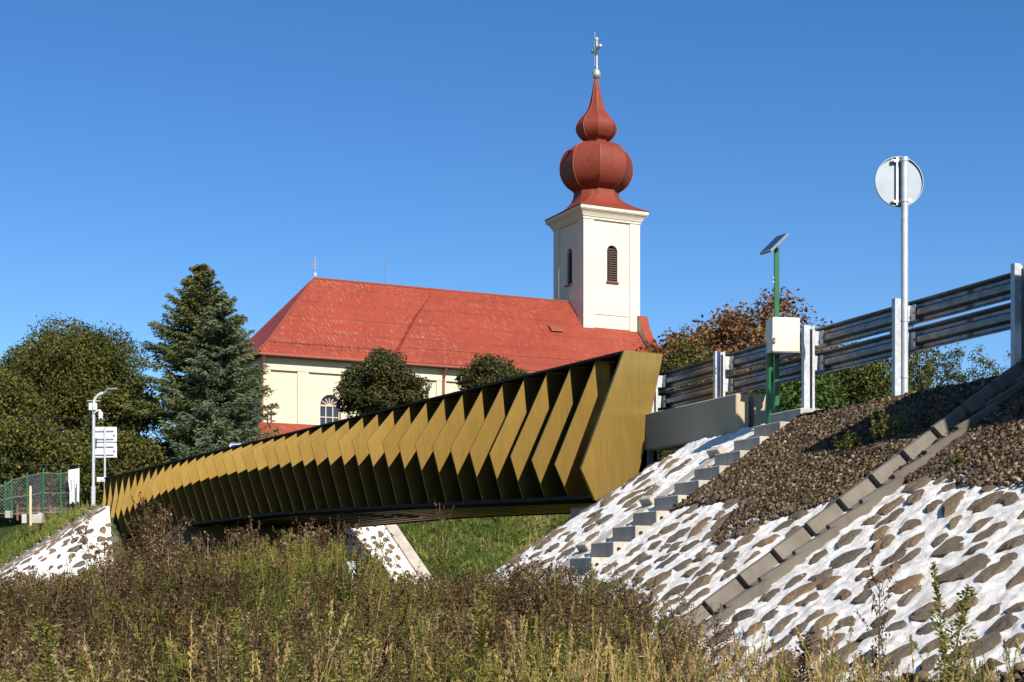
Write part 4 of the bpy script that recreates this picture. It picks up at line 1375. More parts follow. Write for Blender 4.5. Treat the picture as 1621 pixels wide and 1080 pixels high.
# ------------------------------------------------------------------ trees
LEAF = {}
LEAF['lime'] = tint_mat('lime_leaves_autumn', [(0.0, (0.028, 0.036, 0.008)), (0.4, (0.085, 0.092, 0.019)), (0.75, (0.150, 0.138, 0.029)), (0.95, (0.21, 0.15, 0.032)), (1.0, (0.38, 0.25, 0.03))], .7, .3)
LEAF['globe'] = tint_mat('dark_globe_leaves', [(0.0, (0.018, 0.023, 0.007)), (0.45, (0.060, 0.066, 0.018)), (0.8, (0.115, 0.098, 0.032)), (1.0, (0.20, 0.12, 0.045))], .6, .25)
LEAF['spruce'] = tint_mat('spruce_needles', [(0.0, (0.0288, 0.0408, 0.0120)), (0.5, (0.0840, 0.1104, 0.0312)), (0.9, (0.1620, 0.1800, 0.0540)), (1.0, (0.3120, 0.1560, 0.0600))], .75, .22)
LEAF['spruce_blue'] = tint_mat('grey_green_spruce_needles', [(0.0, (0.0264, 0.0384, 0.0192)), (0.5, (0.0840, 0.1104, 0.0540)), (0.9, (0.1620, 0.1860, 0.0960)), (1.0, (0.1920, 0.1560, 0.0840))], .75, .12)
LEAF['chestnut'] = tint_mat('withered_chestnut_leaves', [(0.0, (0.07, 0.030, 0.011)), (0.45, (0.19, 0.092, 0.034)), (0.8, (0.32, 0.17, 0.065)), (1.0, (0.22, 0.19, 0.05))], .8, .3)
LEAF['hedge'] = tint_mat('yellow_green_shrub_leaves', [(0.0, (0.0287, 0.0374, 0.0086)), (0.5, (0.0862, 0.0978, 0.0201)), (0.85, (0.1510, 0.1510, 0.0316)), (1.0, (0.2587, 0.1869, 0.0359))], .7, .3)
LEAF['green'] = tint_mat('fresh_green_leaves', [(0.0, (0.0276, 0.0552, 0.0110)), (0.5, (0.0690, 0.1173, 0.0221)), (1.0, (0.1380, 0.1794, 0.0414))], .7, .3)

def leaf_quads(C, size, r_, nrm=None, bias=0.6, aspect=.62):
    """leaf-sized diamonds at points C; normals biased towards nrm"""
    n = len(C)
    d = r_.normal(0, 1, (n, 3)); d /= np.linalg.norm(d, axis=1)[:, None]
    if nrm is not None:
        d = d + nrm * bias
        d /= np.linalg.norm(d, axis=1)[:, None] + 1e-9
    a = r_.normal(0, 1, (n, 3))
    u = np.cross(d, a); u /= np.linalg.norm(u, axis=1)[:, None] + 1e-9
    v = np.cross(d, u)
    size = np.asarray(size).reshape(-1, 1)
    fold = d * size * .18
    V = np.stack([C - u * size, C - v * size * aspect + fold, C + u * size, C + v * size * aspect + fold], 1).reshape(-1, 3)
    Q = np.arange(4 * n).reshape(n, 4)
    return V, Q

def unit(r_, n):
    d = r_.normal(0, 1, (n, 3))
    return d / np.linalg.norm(d, axis=1)[:, None]

def limb_tree(m, base, tips, r0, rg, n=6):
    """trunk to a fork, then bent limbs to the tips"""
    for t, fork in tips:
        mid = fork * .5 + t * .5 + Vector(rg.normal(0, .12, 3)) * (t - fork).length * .5
        m.tube([fork, mid, t], [r0 * .45, r0 * .25, r0 * .08], 5, False)

def broadleaf(name, label, cat, base, H, W, mat, leaf, n_clump, n_leaf, seed, trunk=.25, zlow=.25, shape=1.0, clump=(.1, .2), group=None, dep=1.0, fluff=.35, gap=0.0):
    """tree with crown of many leaf clumps. H total height, W crown width"""
    r_ = np.random.default_rng(seed)
    base = Vector(base)
    root = thing(name, label, cat, base, group)
    cz0, cz1 = H * zlow, H
    cc = np.array([base.x, base.y, base.z + (cz0 + cz1) / 2]); ax = np.array([W / 2, W / 2 * dep, (cz1 - cz0) / 2])
    d = unit(r_, n_clump); rad = r_.uniform(.25, 1, n_clump) ** .45
    lump = 1 + .16 * np.sin(d[:, 0] * 5 + seed) * np.sin(d[:, 2] * 4 + 1.7 * seed) + .10 * np.sin(d[:, 1] * 7 + d[:, 0] * 6)
    cr = r_.uniform(clump[0], clump[1], n_clump) * W
    shrink = np.clip(1 - cr / (W / 2) * .75, .3, 1)
    zz = np.sign(d[:, 2]) * np.abs(d[:, 2]) ** shape
    dd = np.stack([d[:, 0], d[:, 1], zz], 1)
    K = cc + dd * (rad * lump * shrink)[:, None] * ax
    tone = r_.uniform(-.16, .16, n_clump)
    w = cr ** 2; idx = r_.choice(n_clump, n_leaf, p=w / w.sum())
    ld = unit(r_, n_leaf)
    lr = cr[idx] * (1 - fluff * r_.uniform(0, 1, n_leaf) ** 1.3) * (1 + .25 * np.maximum(0, r_.normal(0, .5, n_leaf)))
    C = K[idx] + ld * lr[:, None] * np.array([1, 1, .8])
    if gap > 0:
        keep = np.array([mnoise.noise(Vector(p) * (2.2 / (W * .16))) for p in C]) > (-1 + gap)
        C, ld, idx = C[keep], ld[keep], idx[keep]
    nn = ld * .6 + np.array([0, 0, .5])
    V, Q = leaf_quads(C, r_.uniform(.6, 1.2, len(C)) * leaf, r_, nn, 1.0)
    tint = np.clip(r_.beta(2, 2.2, len(C)) * .9 + tone[idx] + .02, 0, 1)
    yl = r_.uniform(0, 1, len(C)) < .005
    tint[yl] = 1.0
    np_mesh('crown', V, Q, mat, root, {'tint': np.repeat(tint, 4)})
    m = MB()
    fork = base + UP * (cz0 + (cz1 - cz0) * .22)
    m.tube([base - UP * .3, base + UP * cz0 * .5, fork], [trunk * 1.25, trunk, trunk * .75], 8)
    sel = r_.choice(n_clump, min(26, n_clump), replace=False)
    limb_tree(m, base, [(Vector(K[i]), base + UP * (cz0 * .8 + (fork.z - base.z - cz0 * .8) * r_.uniform(.2, 1))) for i in sel], trunk, r_)
    m.build('trunk', M['bark'], root, True)
    return root

def spruce(name, label, base, H, R, mat, seed, group=None, nb=330, lean=0.0):
    r_ = np.random.default_rng(seed)
    base = Vector(base); root = thing(name, label, 'tree', base, group)
    m = MB(); m.tube([base - UP * .3, base + UP * H * .5, base + UP * H * .985], [H * .018, H * .011, .02], 7); m.build('trunk', M['bark'], root, True)
    Vs = []; Cs = []; Ts = []; Ns = []; Ss = []
    bm_ = MB()
    for i in range(nb):
        t = ((i + r_.uniform(0, 1)) / nb) ** .82
        z = H * (.06 + .93 * t)
        L = R * (1 - t) ** .72 * (r_.uniform(.42, 1.1) if r_.uniform() < .8 else r_.uniform(1.05, 1.32)) + .14
        an = r_.uniform(0, 2 * math.pi)
        L *= 1 + .18 * math.sin(an * 3 + seed) * (1 - t)
        dirh = np.array([math.cos(an), math.sin(an), 0])
        up = .30 * t - .12
        nseg = max(5, int(L / .10))
        u = np.linspace(0.12, 1, nseg)
        droop = -.34 * L * u * (1 - u * .75) * (1 - t) + up * L * u + .14 * L * u ** 3
        P = np.array([base.x, base.y, base.z + z]) + dirh * (u * L)[:, None] + np.array([0, 0, 1]) * droop[:, None]
        bm_.tube([Vector(P[0]), Vector(P[len(P) // 2]), Vector(P[-1])], [.025, .015, .006], 3, False)
        side = np.array([-dirh[1], dirh[0], 0])
        k = 13
        for j in range(nseg):
            wv = .30 * L * (1 - u[j] * .72) * np.clip(u[j] * 3, 0, 1) + .05
            q = r_.uniform(-1, 1, k)
            pos = P[j] + side * (q * wv)[:, None] + dirh * (np.abs(q) * wv * .55)[:, None] + r_.normal(0, .035, (k, 3)) + np.array([0, 0, -1]) * (np.abs(r_.normal(0, .10, k)) * L * .30)[:, None]
            Cs.append(pos)
            dd = side * (np.sign(q) * .7)[:, None] + dirh * .7 + np.array([0, 0, -.25]) + r_.normal(0, .3, (k, 3))
            Ns.append(dd / np.linalg.norm(dd, axis=1)[:, None])
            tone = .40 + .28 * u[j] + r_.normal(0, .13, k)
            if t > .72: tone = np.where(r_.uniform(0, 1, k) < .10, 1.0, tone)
            Ts.append(tone)
    bm_.build('branch', M['bark'], root)['kind'] = 'stuff'
    C = np.concatenate(Cs); dvec = np.concatenate(Ns); T = np.clip(np.concatenate(Ts), 0, 1); n = len(C)
    ln = r_.uniform(.07, .15, n)[:, None]; wd = r_.uniform(.022, .040, n)[:, None]
    a = unit(r_, n); s1 = np.cross(dvec, a); s1 /= np.linalg.norm(s1, axis=1)[:, None] + 1e-9
    V = np.stack([C - dvec * ln - s1 * wd * .6, C - s1 * wd, C + dvec * ln, C + s1 * wd], 1).reshape(-1, 3)
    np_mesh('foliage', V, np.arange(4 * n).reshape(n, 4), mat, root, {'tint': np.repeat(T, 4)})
    return root

def at(x, Z, dz=0.0):
    X = (x - 810.5) / FPX * Z
    return Vector((X, Z, GF(X, Z) + dz))
def topH(y, Z, base):
    return (HOR - y) / FPX * Z - base.z
GT = 'broadleaf trees beside the church hill'
b_ = at(112, 84); broadleaf('lime_tree', 'large round-crowned lime tree turning yellow behind the street lamp', 'tree', b_, topH(511, 84, b_), 9.6, LEAF['lime'], .088, 130, 72000, 3, .3, .10, .9, (.085, .17), GT, 1.0, .45)
b_ = at(-20, 78); broadleaf('lime_tree', 'lower lime tree cut by the left picture edge behind the fence', 'tree', b_, topH(590, 78, b_), 7.0, LEAF['lime'], .10, 80, 26000, 4, .25, .08, .9, (.09, .18), GT, 1.0, .45)
b_ = at(196, 76); broadleaf('lime_tree', 'dense lime tree between the street lamp and the spruces', 'tree', b_, topH(596, 76, b_), 4.6, LEAF['lime'], .10, 60, 18000, 6, .2, .08, .9, (.10, .2), GT, 1.0, .5, .42)
b_ = at(60, 66); broadleaf('lime_bush', 'leafy dark bush behind the green fence', 'bush', b_, topH(655, 66, b_), 7.5, LEAF['lime'], .085, 90, 30000, 9, .1, .02, .9, (.09, .18), None, .6, .5)
b_ = at(205, 64); broadleaf('lime_bush', 'leafy dark bush behind the gold left end of the bridge', 'bush', b_, topH(668, 64, b_), 4.4, LEAF['lime'], .085, 60, 16000, 10, .1, .02, .9, (.10, .2), None, .6, .5)
GS = 'spruces left of the church'
b_ = at(320, 72); spruce('spruce_tree', 'tall dark green spruce with cone-tipped top left of the church', b_, topH(418, 72, b_), 4.1, LEAF['spruce'], 5, GS, 360)
b_ = at(350, 69.5); spruce('spruce_tree', 'lower grey-green spruce in front of the church corner', b_, topH(466, 69.5, b_), 3.0, LEAF['spruce_blue'], 6, GS, 270)
GG = 'clipped globe trees before the church wall'
b_ = at(606, 76); hh = topH(557, 76, b_); broadleaf('globe_tree', 'round clipped globe tree before the church wall beside the arched window', 'tree', b_, hh, 4.9, LEAF['globe'], .075, 190, 42000, 14, .16, 1 - 4.2 / hh, 1.0, (.08, .12), GG, 1.0, .25)
b_ = at(780, 76); hh = topH(556, 76, b_); broadleaf('globe_tree', 'looser globe tree beside the red downpipe, half hidden by the bridge', 'tree', b_, hh, 4.1, LEAF['globe'], .075, 110, 26000, 15, .15, 1 - 4.0 / hh, 1.0, (.09, .16), GG, 1.0, .5)
b_ = at(1195, 52); broadleaf('chestnut_tree', 'withered brown chestnut tree behind the cabinet and guardrail', 'tree', b_, topH(454, 52, b_), 7.2, LEAF['chestnut'], .085, 130, 34000, 16, .2, .2, 1.0, (.08, .16), None, 1.0, .7)
b_ = at(1085, 52); broadleaf('chestnut_tree', 'small withered brown chestnut tree beside the red gable wing', 'tree', b_, topH(498, 52, b_), 4.8, LEAF['chestnut'], .08, 75, 15000, 17, .1, .2, 1.0, (.1, .18), None, 1.0, .7)
GH = 'green shrubs behind the guardrail'
for i, (x, y, Z, W, lf, lb) in enumerate(((1262, 570, 36, 2.6, 'green', 'fresh green shrub between the green posts and the guardrail post'), (1335, 530, 40, 3.8, 'hedge', 'dense yellow-green shrub behind the guardrail beside the round sign'), (1412, 530, 41, 3.6, 'hedge', 'dense yellow-green shrub directly behind the round sign post'), (1108, 548, 42, 3.6, 'hedge', 'green shrub behind the parapet wall and guardrail end'), (1180, 580, 38, 3.2, 'chestnut', 'low brown shrub behind the guardrail near the green posts'), (1640, 560, 36, 2.0, 'hedge', 'sparse shrub at the right picture edge behind the guardrail'))):
    b_ = at(x, Z); b_.z = .6
    broadleaf('shrub', lb, 'shrub', b_, topH(y, Z, b_) * 1.07, W * 1.1, LEAF[lf], .055, 100, 24000, 60 + i, .05, .05, .6, (.12, .22), GH, .8, .6, .5)
# sparse birch saplings against the sky
GB = 'birch saplings behind the guardrail'
for i, (x, y) in enumerate(((1462, 528), (1496, 518), (1526, 506), (1556, 520), (1584, 535))):
    b_ = at(x, 34); b_.z = min(b_.z, .8)
    Hh = topH(y, 34, b_)
    lb = ['first', 'second', 'third', 'fourth', 'fifth'][i] + ' thin birch sapling from the round sign post, seen against the sky'
    broadleaf('birch_sapling', lb, 'tree', b_, Hh, 1.5, LEAF['hedge'], .03, 80, 5200, 80 + i, .03, .25, .6, (.08, .17), GB, 1.0, .95)

# ------------------------------------------------------------------ weeds and grass
WM = {}
WM['dead'] = tint_mat('dead_brown_weed', [(0.0, (0.0275, 0.0158, 0.0063)), (0.4, (0.0760, 0.0444, 0.0190)), (0.75, (0.1426, 0.0908, 0.0422)), (1.0, (0.2851, 0.2006, 0.1056))], .9, .15)
WM['green'] = tint_mat('olive_green_weed', [(0.0, (0.0297, 0.0365, 0.0068)), (0.4, (0.0918, 0.1026, 0.0175)), (0.75, (0.1755, 0.1755, 0.0324)), (1.0, (0.3105, 0.2430, 0.0607))], .8, .3)
WM['yellow'] = tint_mat('yellow_green_weed', [(0.0, (0.0862, 0.0862, 0.0187)), (0.5, (0.2156, 0.2012, 0.0460)), (1.0, (0.3881, 0.3162, 0.0862))], .8, .3)
WM['grass'] = tint_mat('dry_meadow_grass', [(0.0, (0.0455, 0.0624, 0.0104)), (0.45, (0.1365, 0.1560, 0.0286)), (0.75, (0.2730, 0.2275, 0.0650)), (1.0, (0.4680, 0.3250, 0.1300))], .8, .3)
WM['turf'] = tint_mat('short_bank_grass', [(0.0, (0.0540, 0.0837, 0.0135)), (0.5, (0.1418, 0.1890, 0.0324)), (0.8, (0.2295, 0.2430, 0.0540)), (1.0, (0.4590, 0.3510, 0.1485))], .85, .3)

class PB:
    """small plant builder: quads with a tint per vertex"""
    def __init__(s): s.V = []; s.Q = []; s.T = []; s.n = 0
    def quads(s, V, t):
        V = np.asarray(V).reshape(-1, 3); k = len(V)
        s.V.append(V); s.Q.append(np.arange(k).reshape(-1, 4) + s.n); s.n += k
        t = np.asarray(t, float)
        s.T.append(np.repeat(t, k // t.size) if t.size < k else t)
    def stem(s, pts, r0, r1, t, sides=3):
        pts = np.asarray(pts); m_ = len(pts)
        rr = np.linspace(r0, r1, m_)
        ring = []
        for i in range(m_):
            w = np.arange(sides) * 2 * math.pi / sides
            ring.append(pts[i] + np.stack([np.cos(w), np.sin(w), np.zeros(sides)], 1) * rr[i])
        for i in range(m_ - 1):
            for k in range(sides):
                k2 = (k + 1) % sides
                s.quads([ring[i][k], ring[i][k2], ring[i + 1][k2], ring[i + 1][k]], [t])
    def blade(s, pts, w, t, r_):
        """tapering flat strip along pts"""
        pts = np.asarray(pts); d = pts[-1] - pts[0]
        side = np.cross(d, unit(r_, 1)[0]); side /= np.linalg.norm(side) + 1e-9
        m_ = len(pts); ws = w * (1 - (np.arange(m_) / (m_ - 1)) ** 2 * .9)
        for i in range(m_ - 1):
            s.quads([pts[i] - side * ws[i], pts[i] + side * ws[i], pts[i + 1] + side * ws[i + 1], pts[i + 1] - side * ws[i + 1]], [t])
    def leaves(s, C, D_, ln, wd, t, r_):
        """narrow leaves: centre C, direction D_"""
        n = len(C); a = unit(r_, n); sd = np.cross(D_, a); sd /= np.linalg.norm(sd, axis=1)[:, None] + 1e-9
        ln = np.asarray(ln).reshape(-1, 1); wd = np.asarray(wd).reshape(-1, 1)
        V = np.stack([C - D_ * ln, C - sd * wd, C + D_ * ln, C + sd * wd], 1)
        s.quads(V.reshape(-1, 3), np.repeat(np.asarray(t), 4))
    def done(s):
        return np.concatenate(s.V), np.concatenate(s.Q), np.concatenate(s.T)

def curve(p0, d0, L, n, r_, bend=.25, up=.3):
    p = np.array(p0, float); d = np.array(d0, float); pts = [p.copy()]
    for i in range(n):
        d = d + r_.normal(0, bend / n, 3) + np.array([0, 0, up / n]); d /= np.linalg.norm(d)
        p = p + d * L / n; pts.append(p.copy())
    return np.array(pts)

def weed_dead(seed):
    r_ = np.random.default_rng(seed); b = PB()
    main = curve((0, 0, 0), (r_.normal(0, .05), r_.normal(0, .05), 1), 1.7, 6, r_, .25, .1)
    b.stem(main, .007, .003, .75)
    nb = 26
    for i in range(nb):
        u = r_.uniform(.42, .98); j = u * 6; k = min(int(j), 5); p = main[k] + (main[k + 1] - main[k]) * (j - k)
        an = r_.uniform(0, 6.28); el = r_.uniform(.55, 1.1)
        L = (.14 + .40 * (1 - u) + .06) * r_.uniform(.6, 1.1)
        c = curve(p, (math.cos(an) * math.cos(el), math.sin(an) * math.cos(el), math.sin(el)), L, 3, r_, .5, .5)
        b.stem(c, .0028, .0014, .30 + r_.uniform(-.1, .2), 3)
        m_ = 10; q = r_.uniform(.3, 1, m_) * 3; kk = np.minimum(q.astype(int), 2)
        C = c[kk] + (c[kk + 1] - c[kk]) * (q - kk)[:, None] + r_.normal(0, .008, (m_, 3))
        b.leaves(C, unit(r_, m_), r_.uniform(.006, .015, m_), r_.uniform(.005, .010, m_), np.clip(r_.normal(.5, .25, m_), 0, 1), r_)
        m_ = 3; C = c[r_.integers(0, 3, m_)] + r_.normal(0, .015, (m_, 3)); dd = unit(r_, m_) + np.array([0, 0, -.6]); dd /= np.linalg.norm(dd, axis=1)[:, None]
        b.leaves(C, dd, r_.uniform(.015, .035, m_), r_.uniform(.004, .008, m_), np.clip(r_.normal(.45, .25, m_), 0, 1), r_)
    return b.done()

def weed_green(seed, dense=1.0):
    r_ = np.random.default_rng(seed); b = PB()
    for st in range(2):
        h = 1.7 * (1 if st == 0 else r_.uniform(.75, .95))
        main = curve((r_.normal(0, .04) * st, r_.normal(0, .04) * st, 0), (r_.normal(0, .07), r_.normal(0, .07), 1), h, 6, r_, .22, .15)
        b.stem(main, .0055, .0025, .95)
        for i in range(14):
            u = r_.uniform(.40, 1.0); j = min(u * 6, 5.99); k = int(j); p = main[k] + (main[k + 1] - main[k]) * (j - k)
            an = r_.uniform(0, 6.28); el = r_.uniform(.85, 1.3)
            L = (.12 + .30 * (1 - u)) * r_.uniform(.7, 1.2)
            c = curve(p, (math.cos(an) * math.cos(el), math.sin(an) * math.cos(el), math.sin(el)), L, 3, r_, .3, .6)
            b.stem(c, .0022, .0012, .5, 3)
            m_ = int(12 * dense); q = r_.uniform(.05, 1, m_) * 2.99; kk = q.astype(int)
            C = c[kk] + (c[kk + 1] - c[kk]) * (q - kk)[:, None] + r_.normal(0, .012, (m_, 3))
            dd = unit(r_, m_) + np.array([0, 0, .5]); dd /= np.linalg.norm(dd, axis=1)[:, None]
            b.leaves(C, dd, r_.uniform(.010, .026, m_), r_.uniform(.0025, .0055, m_), np.clip(r_.normal(.5, .24, m_), 0, 1), r_)
    return b.done()

def weed_plume(seed, head=.55, n=520, rad=.075):
    """tall single stalk with a dense leafy seed spike, like horseweed or goldenrod"""
    r_ = np.random.default_rng(seed); b = PB()
    main = curve((0, 0, 0), (r_.normal(0, .05), r_.normal(0, .05), 1), 1.7, 7, r_, .18, .1)
    b.stem(main, .007, .003, .35)
    u = 1 - head * r_.uniform(0, 1, n) ** .8
    j = np.minimum(u * 7, 6.99); k = j.astype(int); C = main[k] + (main[k + 1] - main[k]) * (j - k)[:, None]
    env = rad * np.clip((1.03 - u) / head * 2.2, .12, 1) * (.65 + .35 * np.sin(u * 40))
    an = r_.uniform(0, 6.28, n); q = r_.uniform(0, 1, n) ** .6
    C = C + np.stack([np.cos(an), np.sin(an), np.zeros(n)], 1) * (env * q)[:, None] + np.array([0, 0, 1]) * (env * q * .7)[:, None]
    dd = np.stack([np.cos(an), np.sin(an), r_.uniform(.2, 1.4, n)], 1); dd /= np.linalg.norm(dd, axis=1)[:, None]
    b.leaves(C, dd, r_.uniform(.007, .016, n), r_.uniform(.003, .007, n), np.clip(r_.normal(.55, .25, n), 0, 1), r_)
    m_ = 60; u = r_.uniform(.2, 1 - head * .8, m_); j = np.minimum(u * 7, 6.99); k = j.astype(int); C = main[k] + (main[k + 1] - main[k]) * (j - k)[:, None]
    an = r_.uniform(0, 6.28, m_); dd = np.stack([np.cos(an), np.sin(an), r_.uniform(-.8, .3, m_)], 1); dd /= np.linalg.norm(dd, axis=1)[:, None]
    b.leaves(C + dd * .04, dd, r_.uniform(.03, .05, m_), r_.uniform(.004, .007, m_), np.clip(r_.normal(.3, .2, m_), 0, 1), r_)
    return b.done()

def grass_tuft(seed, nb=18, heads=1):
    r_ = np.random.default_rng(seed); b = PB()
    for i in range(nb):
        an = r_.uniform(0, 6.28); le = r_.uniform(.02, .35)
        p0 = np.array([r_.normal(0, .04), r_.normal(0, .04), 0])
        c = curve(p0, (math.cos(an) * le, math.sin(an) * le, 1), r_.uniform(.75, 1.35), 5, r_, .55, -.45)
        b.blade(c, r_.uniform(.0022, .0045), float(np.clip(r_.normal(.42, .2), 0, 1)), r_)
    for i in range(heads):
        an = r_.uniform(0, 6.28); le = r_.uniform(.02, .2)
        c = curve((r_.normal(0, .04), r_.normal(0, .04), 0), (math.cos(an) * le, math.sin(an) * le, 1), r_.uniform(1.25, 1.6), 5, r_, .25, -.1)
        b.stem(c, .0016, .001, .75, 3)
        n = 46; u = r_.uniform(0, 1, n); d = c[-1] - c[-2]; d /= np.linalg.norm(d)
        C = c[-1] - d * (u * .13)[:, None] + unit(r_, n) * (.006 * np.sin(np.pi * np.clip(u, .08, .95)))[:, None]
        dd = d + unit(r_, n) * .5; dd /= np.linalg.norm(dd, axis=1)[:, None]
        b.leaves(C, dd, r_.uniform(.006, .012, n), r_.uniform(.0015, .003, n), np.clip(r_.normal(.9, .1, n), 0, 1), r_)
    return b.done()

def turf_tuft(seed):
    r_ = np.random.default_rng(seed); b = PB()
    for i in range(9):
        an = r_.uniform(0, 6.28); le = r_.uniform(.1, .8)
        c = curve((r_.normal(0, .08), r_.normal(0, .08), 0), (math.cos(an) * le, math.sin(an) * le, 1), r_.uniform(.12, .34), 2, r_, .5, -.6)
        b.blade(c, r_.uniform(.008, .016), float(np.clip(r_.normal(.5, .25), 0, 1)), r_)
    return b.done()

def weed_fine(seed, n_st=3):
    """wispy near plant: several thin upright stems with many tiny leaves"""
    r_ = np.random.default_rng(seed); b = PB()
    for st in range(n_st):
        h = 1.7 * r_.uniform(.78, 1)
        main = curve((r_.normal(0, .05), r_.normal(0, .05), 0), (r_.normal(0, .10), r_.normal(0, .10), 1), h, 6, r_, .25, .1)
        b.stem(main, .0035, .0014, .95)
        for i in range(12):
            u = r_.uniform(.5, 1.0); j = min(u * 6, 5.99); k = int(j); p = main[k] + (main[k + 1] - main[k]) * (j - k)
            an = r_.uniform(0, 6.28); el = r_.uniform(.6, 1.3)
            c = curve(p, (math.cos(an) * math.cos(el), math.sin(an) * math.cos(el), math.sin(el)), (.08 + .22 * (1 - u)) * r_.uniform(.7, 1.3), 3, r_, .4, .5)
            b.stem(c, .0014, .0008, .5, 3)
            m_ = 15; q = r_.uniform(.02, 1, m_) * 2.99; kk = q.astype(int)
            C = c[kk] + (c[kk + 1] - c[kk]) * (q - kk)[:, None] + r_.normal(0, .006, (m_, 3))
            b.leaves(C, unit(r_, m_), r_.uniform(.005, .012, m_), r_.uniform(.002, .0045, m_), np.clip(r_.normal(.5, .27, m_), 0, 1), r_)
    return b.done()
PROTO = {
    'dead': [weed_dead(200 + i) for i in range(7)],
    'green': [weed_green(300 + i) for i in range(7)],
    'fine': [weed_fine(350 + i) for i in range(8)],
    'plume': [weed_plume(400 + i) for i in range(5)],
    'grass': [grass_tuft(500 + i) for i in range(7)],
    'dock': [weed_plume(450 + i, .45, 300, .05) for i in range(4)],
    'turf': [turf_tuft(600 + i) for i in range(6)],
}
def patch(P, sc=.35):
    return np.array([mnoise.noise(Vector(p) * sc) for p in P])
_PCOL = {}
def proto_collection(key, mat):
    """prototype plants of one kind and material, kept outside the scene for instancing"""
    k = (key, mat.name)
    if k not in _PCOL:
        c = bpy.data.collections.new('plants_' + key + '_' + mat.name)
        for V, Q, T in PROTO[key]:
            o = np_mesh('plant', V, Q, mat, None, {'tint': T})
            COL.objects.unlink(o); c.objects.link(o)
        _PCOL[k] = c
    return _PCOL[k]
_NG = {}
def scatter_nodes(coll):
    """node group: one plant of the collection on every point, turned, scaled and toned by point attributes"""
    if coll.name in _NG:
        return _NG[coll.name]
    ng = bpy.data.node_groups.new('scatter_' + coll.name, 'GeometryNodeTree')
    ng.interface.new_socket('Geometry', in_out='INPUT', socket_type='NodeSocketGeometry')
    ng.interface.new_socket('Geometry', in_out='OUTPUT', socket_type='NodeSocketGeometry')
    N_ = ng.nodes.new; L_ = ng.links.new
    gi, go = N_('NodeGroupInput'), N_('NodeGroupOutput')
    ci = N_('GeometryNodeCollectionInfo'); ci.inputs['Collection'].default_value = coll
    ci.inputs['Separate Children'].default_value = True; ci.inputs['Reset Children'].default_value = True
    ip = N_('GeometryNodeInstanceOnPoints'); ip.inputs['Pick Instance'].default_value = True
    def attr(nm, typ):
        n_ = N_('GeometryNodeInputNamedAttribute'); n_.data_type = typ; n_.inputs['Name'].default_value = nm
        return n_.outputs['Attribute']
    L_(gi.outputs[0], ip.inputs['Points']); L_(ci.outputs[0], ip.inputs['Instance'])
    L_(attr('plant_kind', 'INT'), ip.inputs['Instance Index'])
    er = N_('FunctionNodeEulerToRotation'); L_(attr('plant_turn', 'FLOAT_VECTOR'), er.inputs[0]); L_(er.outputs[0], ip.inputs['Rotation'])
    L_(attr('plant_scale', 'FLOAT_VECTOR'), ip.inputs['Scale'])
    L_(ip.outputs[0], go.inputs[0])
    _NG[coll.name] = ng
    return ng
def scatter(name, key, pos, hs, mat, seed, label, cat, nominal=1.7, tone=.12, lean=.10, wide=1.0):
    r_ = np.random.default_rng(seed)
    n = len(pos); pos = np.asarray(pos, np.float32); hs = np.asarray(hs)
    me = bpy.data.meshes.new(name)
    me.vertices.add(n); me.vertices.foreach_set('co', pos.ravel())
    kz = hs / nominal
    w = wide * r_.uniform(.85, 1.2, n)
    turn = np.stack([r_.normal(0, lean, n), r_.normal(0, lean, n), r_.uniform(0, 6.28, n)], 1)
    tn = r_.normal(0, tone, n) + .55 * np.array([mnoise.noise(Vector(p) * .6) for p in pos])
    for an, typ, val, fld in (('plant_kind', 'INT', r_.integers(0, len(PROTO[key]), n), 'value'), ('plant_turn', 'FLOAT_VECTOR', turn, 'vector'),
                              ('plant_scale', 'FLOAT_VECTOR', np.stack([w, w, kz], 1), 'vector'), ('plant_tone', 'FLOAT', tn, 'value')):
        at_ = me.attributes.new(an, typ, 'POINT')
        at_.data.foreach_set(fld, np.asarray(val, np.int32 if typ == 'INT' else np.float32).ravel())
    o = link_mesh(name, me, None, mat)
    md = o.modifiers.new('scatter', 'NODES'); md.node_group = scatter_nodes(proto_collection(key, mat))
    o['kind'] = 'stuff'; o['label'] = label; o['category'] = cat
    return n

ENV = [(-80, 915), (0, 912), (60, 908), (120, 900), (200, 885), (270, 880), (340, 874), (420, 866), (480, 860), (540, 862), (575, 878), (600, 896), (650, 908), (700, 912), (760, 906), (820, 900), (880, 884), (940, 892), (1000, 925), (1060, 945), (1120, 965), (1200, 985), (1300, 1000), (1400, 1012), (1700, 1010)]
EX = [a for a, b in ENV]; EY = [b for a, b in ENV]
def zone(n, z0, z1, x0, x1, seed, hmin=.9, rlo=.78, rhi=1.0, near=21.0, maxslope=.75, drop=0):
    """n plants between depths z0..z1 and columns x0..x1, as tall as the weed line of the place allows"""
    r_ = np.random.default_rng(seed); P = []; Hs = []; X_ = []
    while len(P) < n:
        Z = math.sqrt(r_.uniform(z0 * z0, z1 * z1)); px = r_.uniform(x0, x1)
        X = (px - 810.5) / FPX * Z
        g = GF(X, Z)
        if g > GROUND + maxslope: 
            if r_.uniform() < .02: n -= 1
            continue
        e = np.interp(px, EX, EY) + max(0, 11 - Z) * near + drop
        if Z < 7.6: e = min(max(e, 955), 1030 + 2.0 * max(0, (px - 1000)) / 60)
        top = (HOR - e) / FPX * Z
        h = (top - g) * r_.uniform(rlo, rhi)
        if h < hmin:
            if r_.uniform() < .1: n -= 1
            continue
        P.append((X, Z, g)); Hs.append(min(h, 2.9)); X_.append(px)
    return np.array(P), np.array(Hs), np.array(X_)

ntri = 0
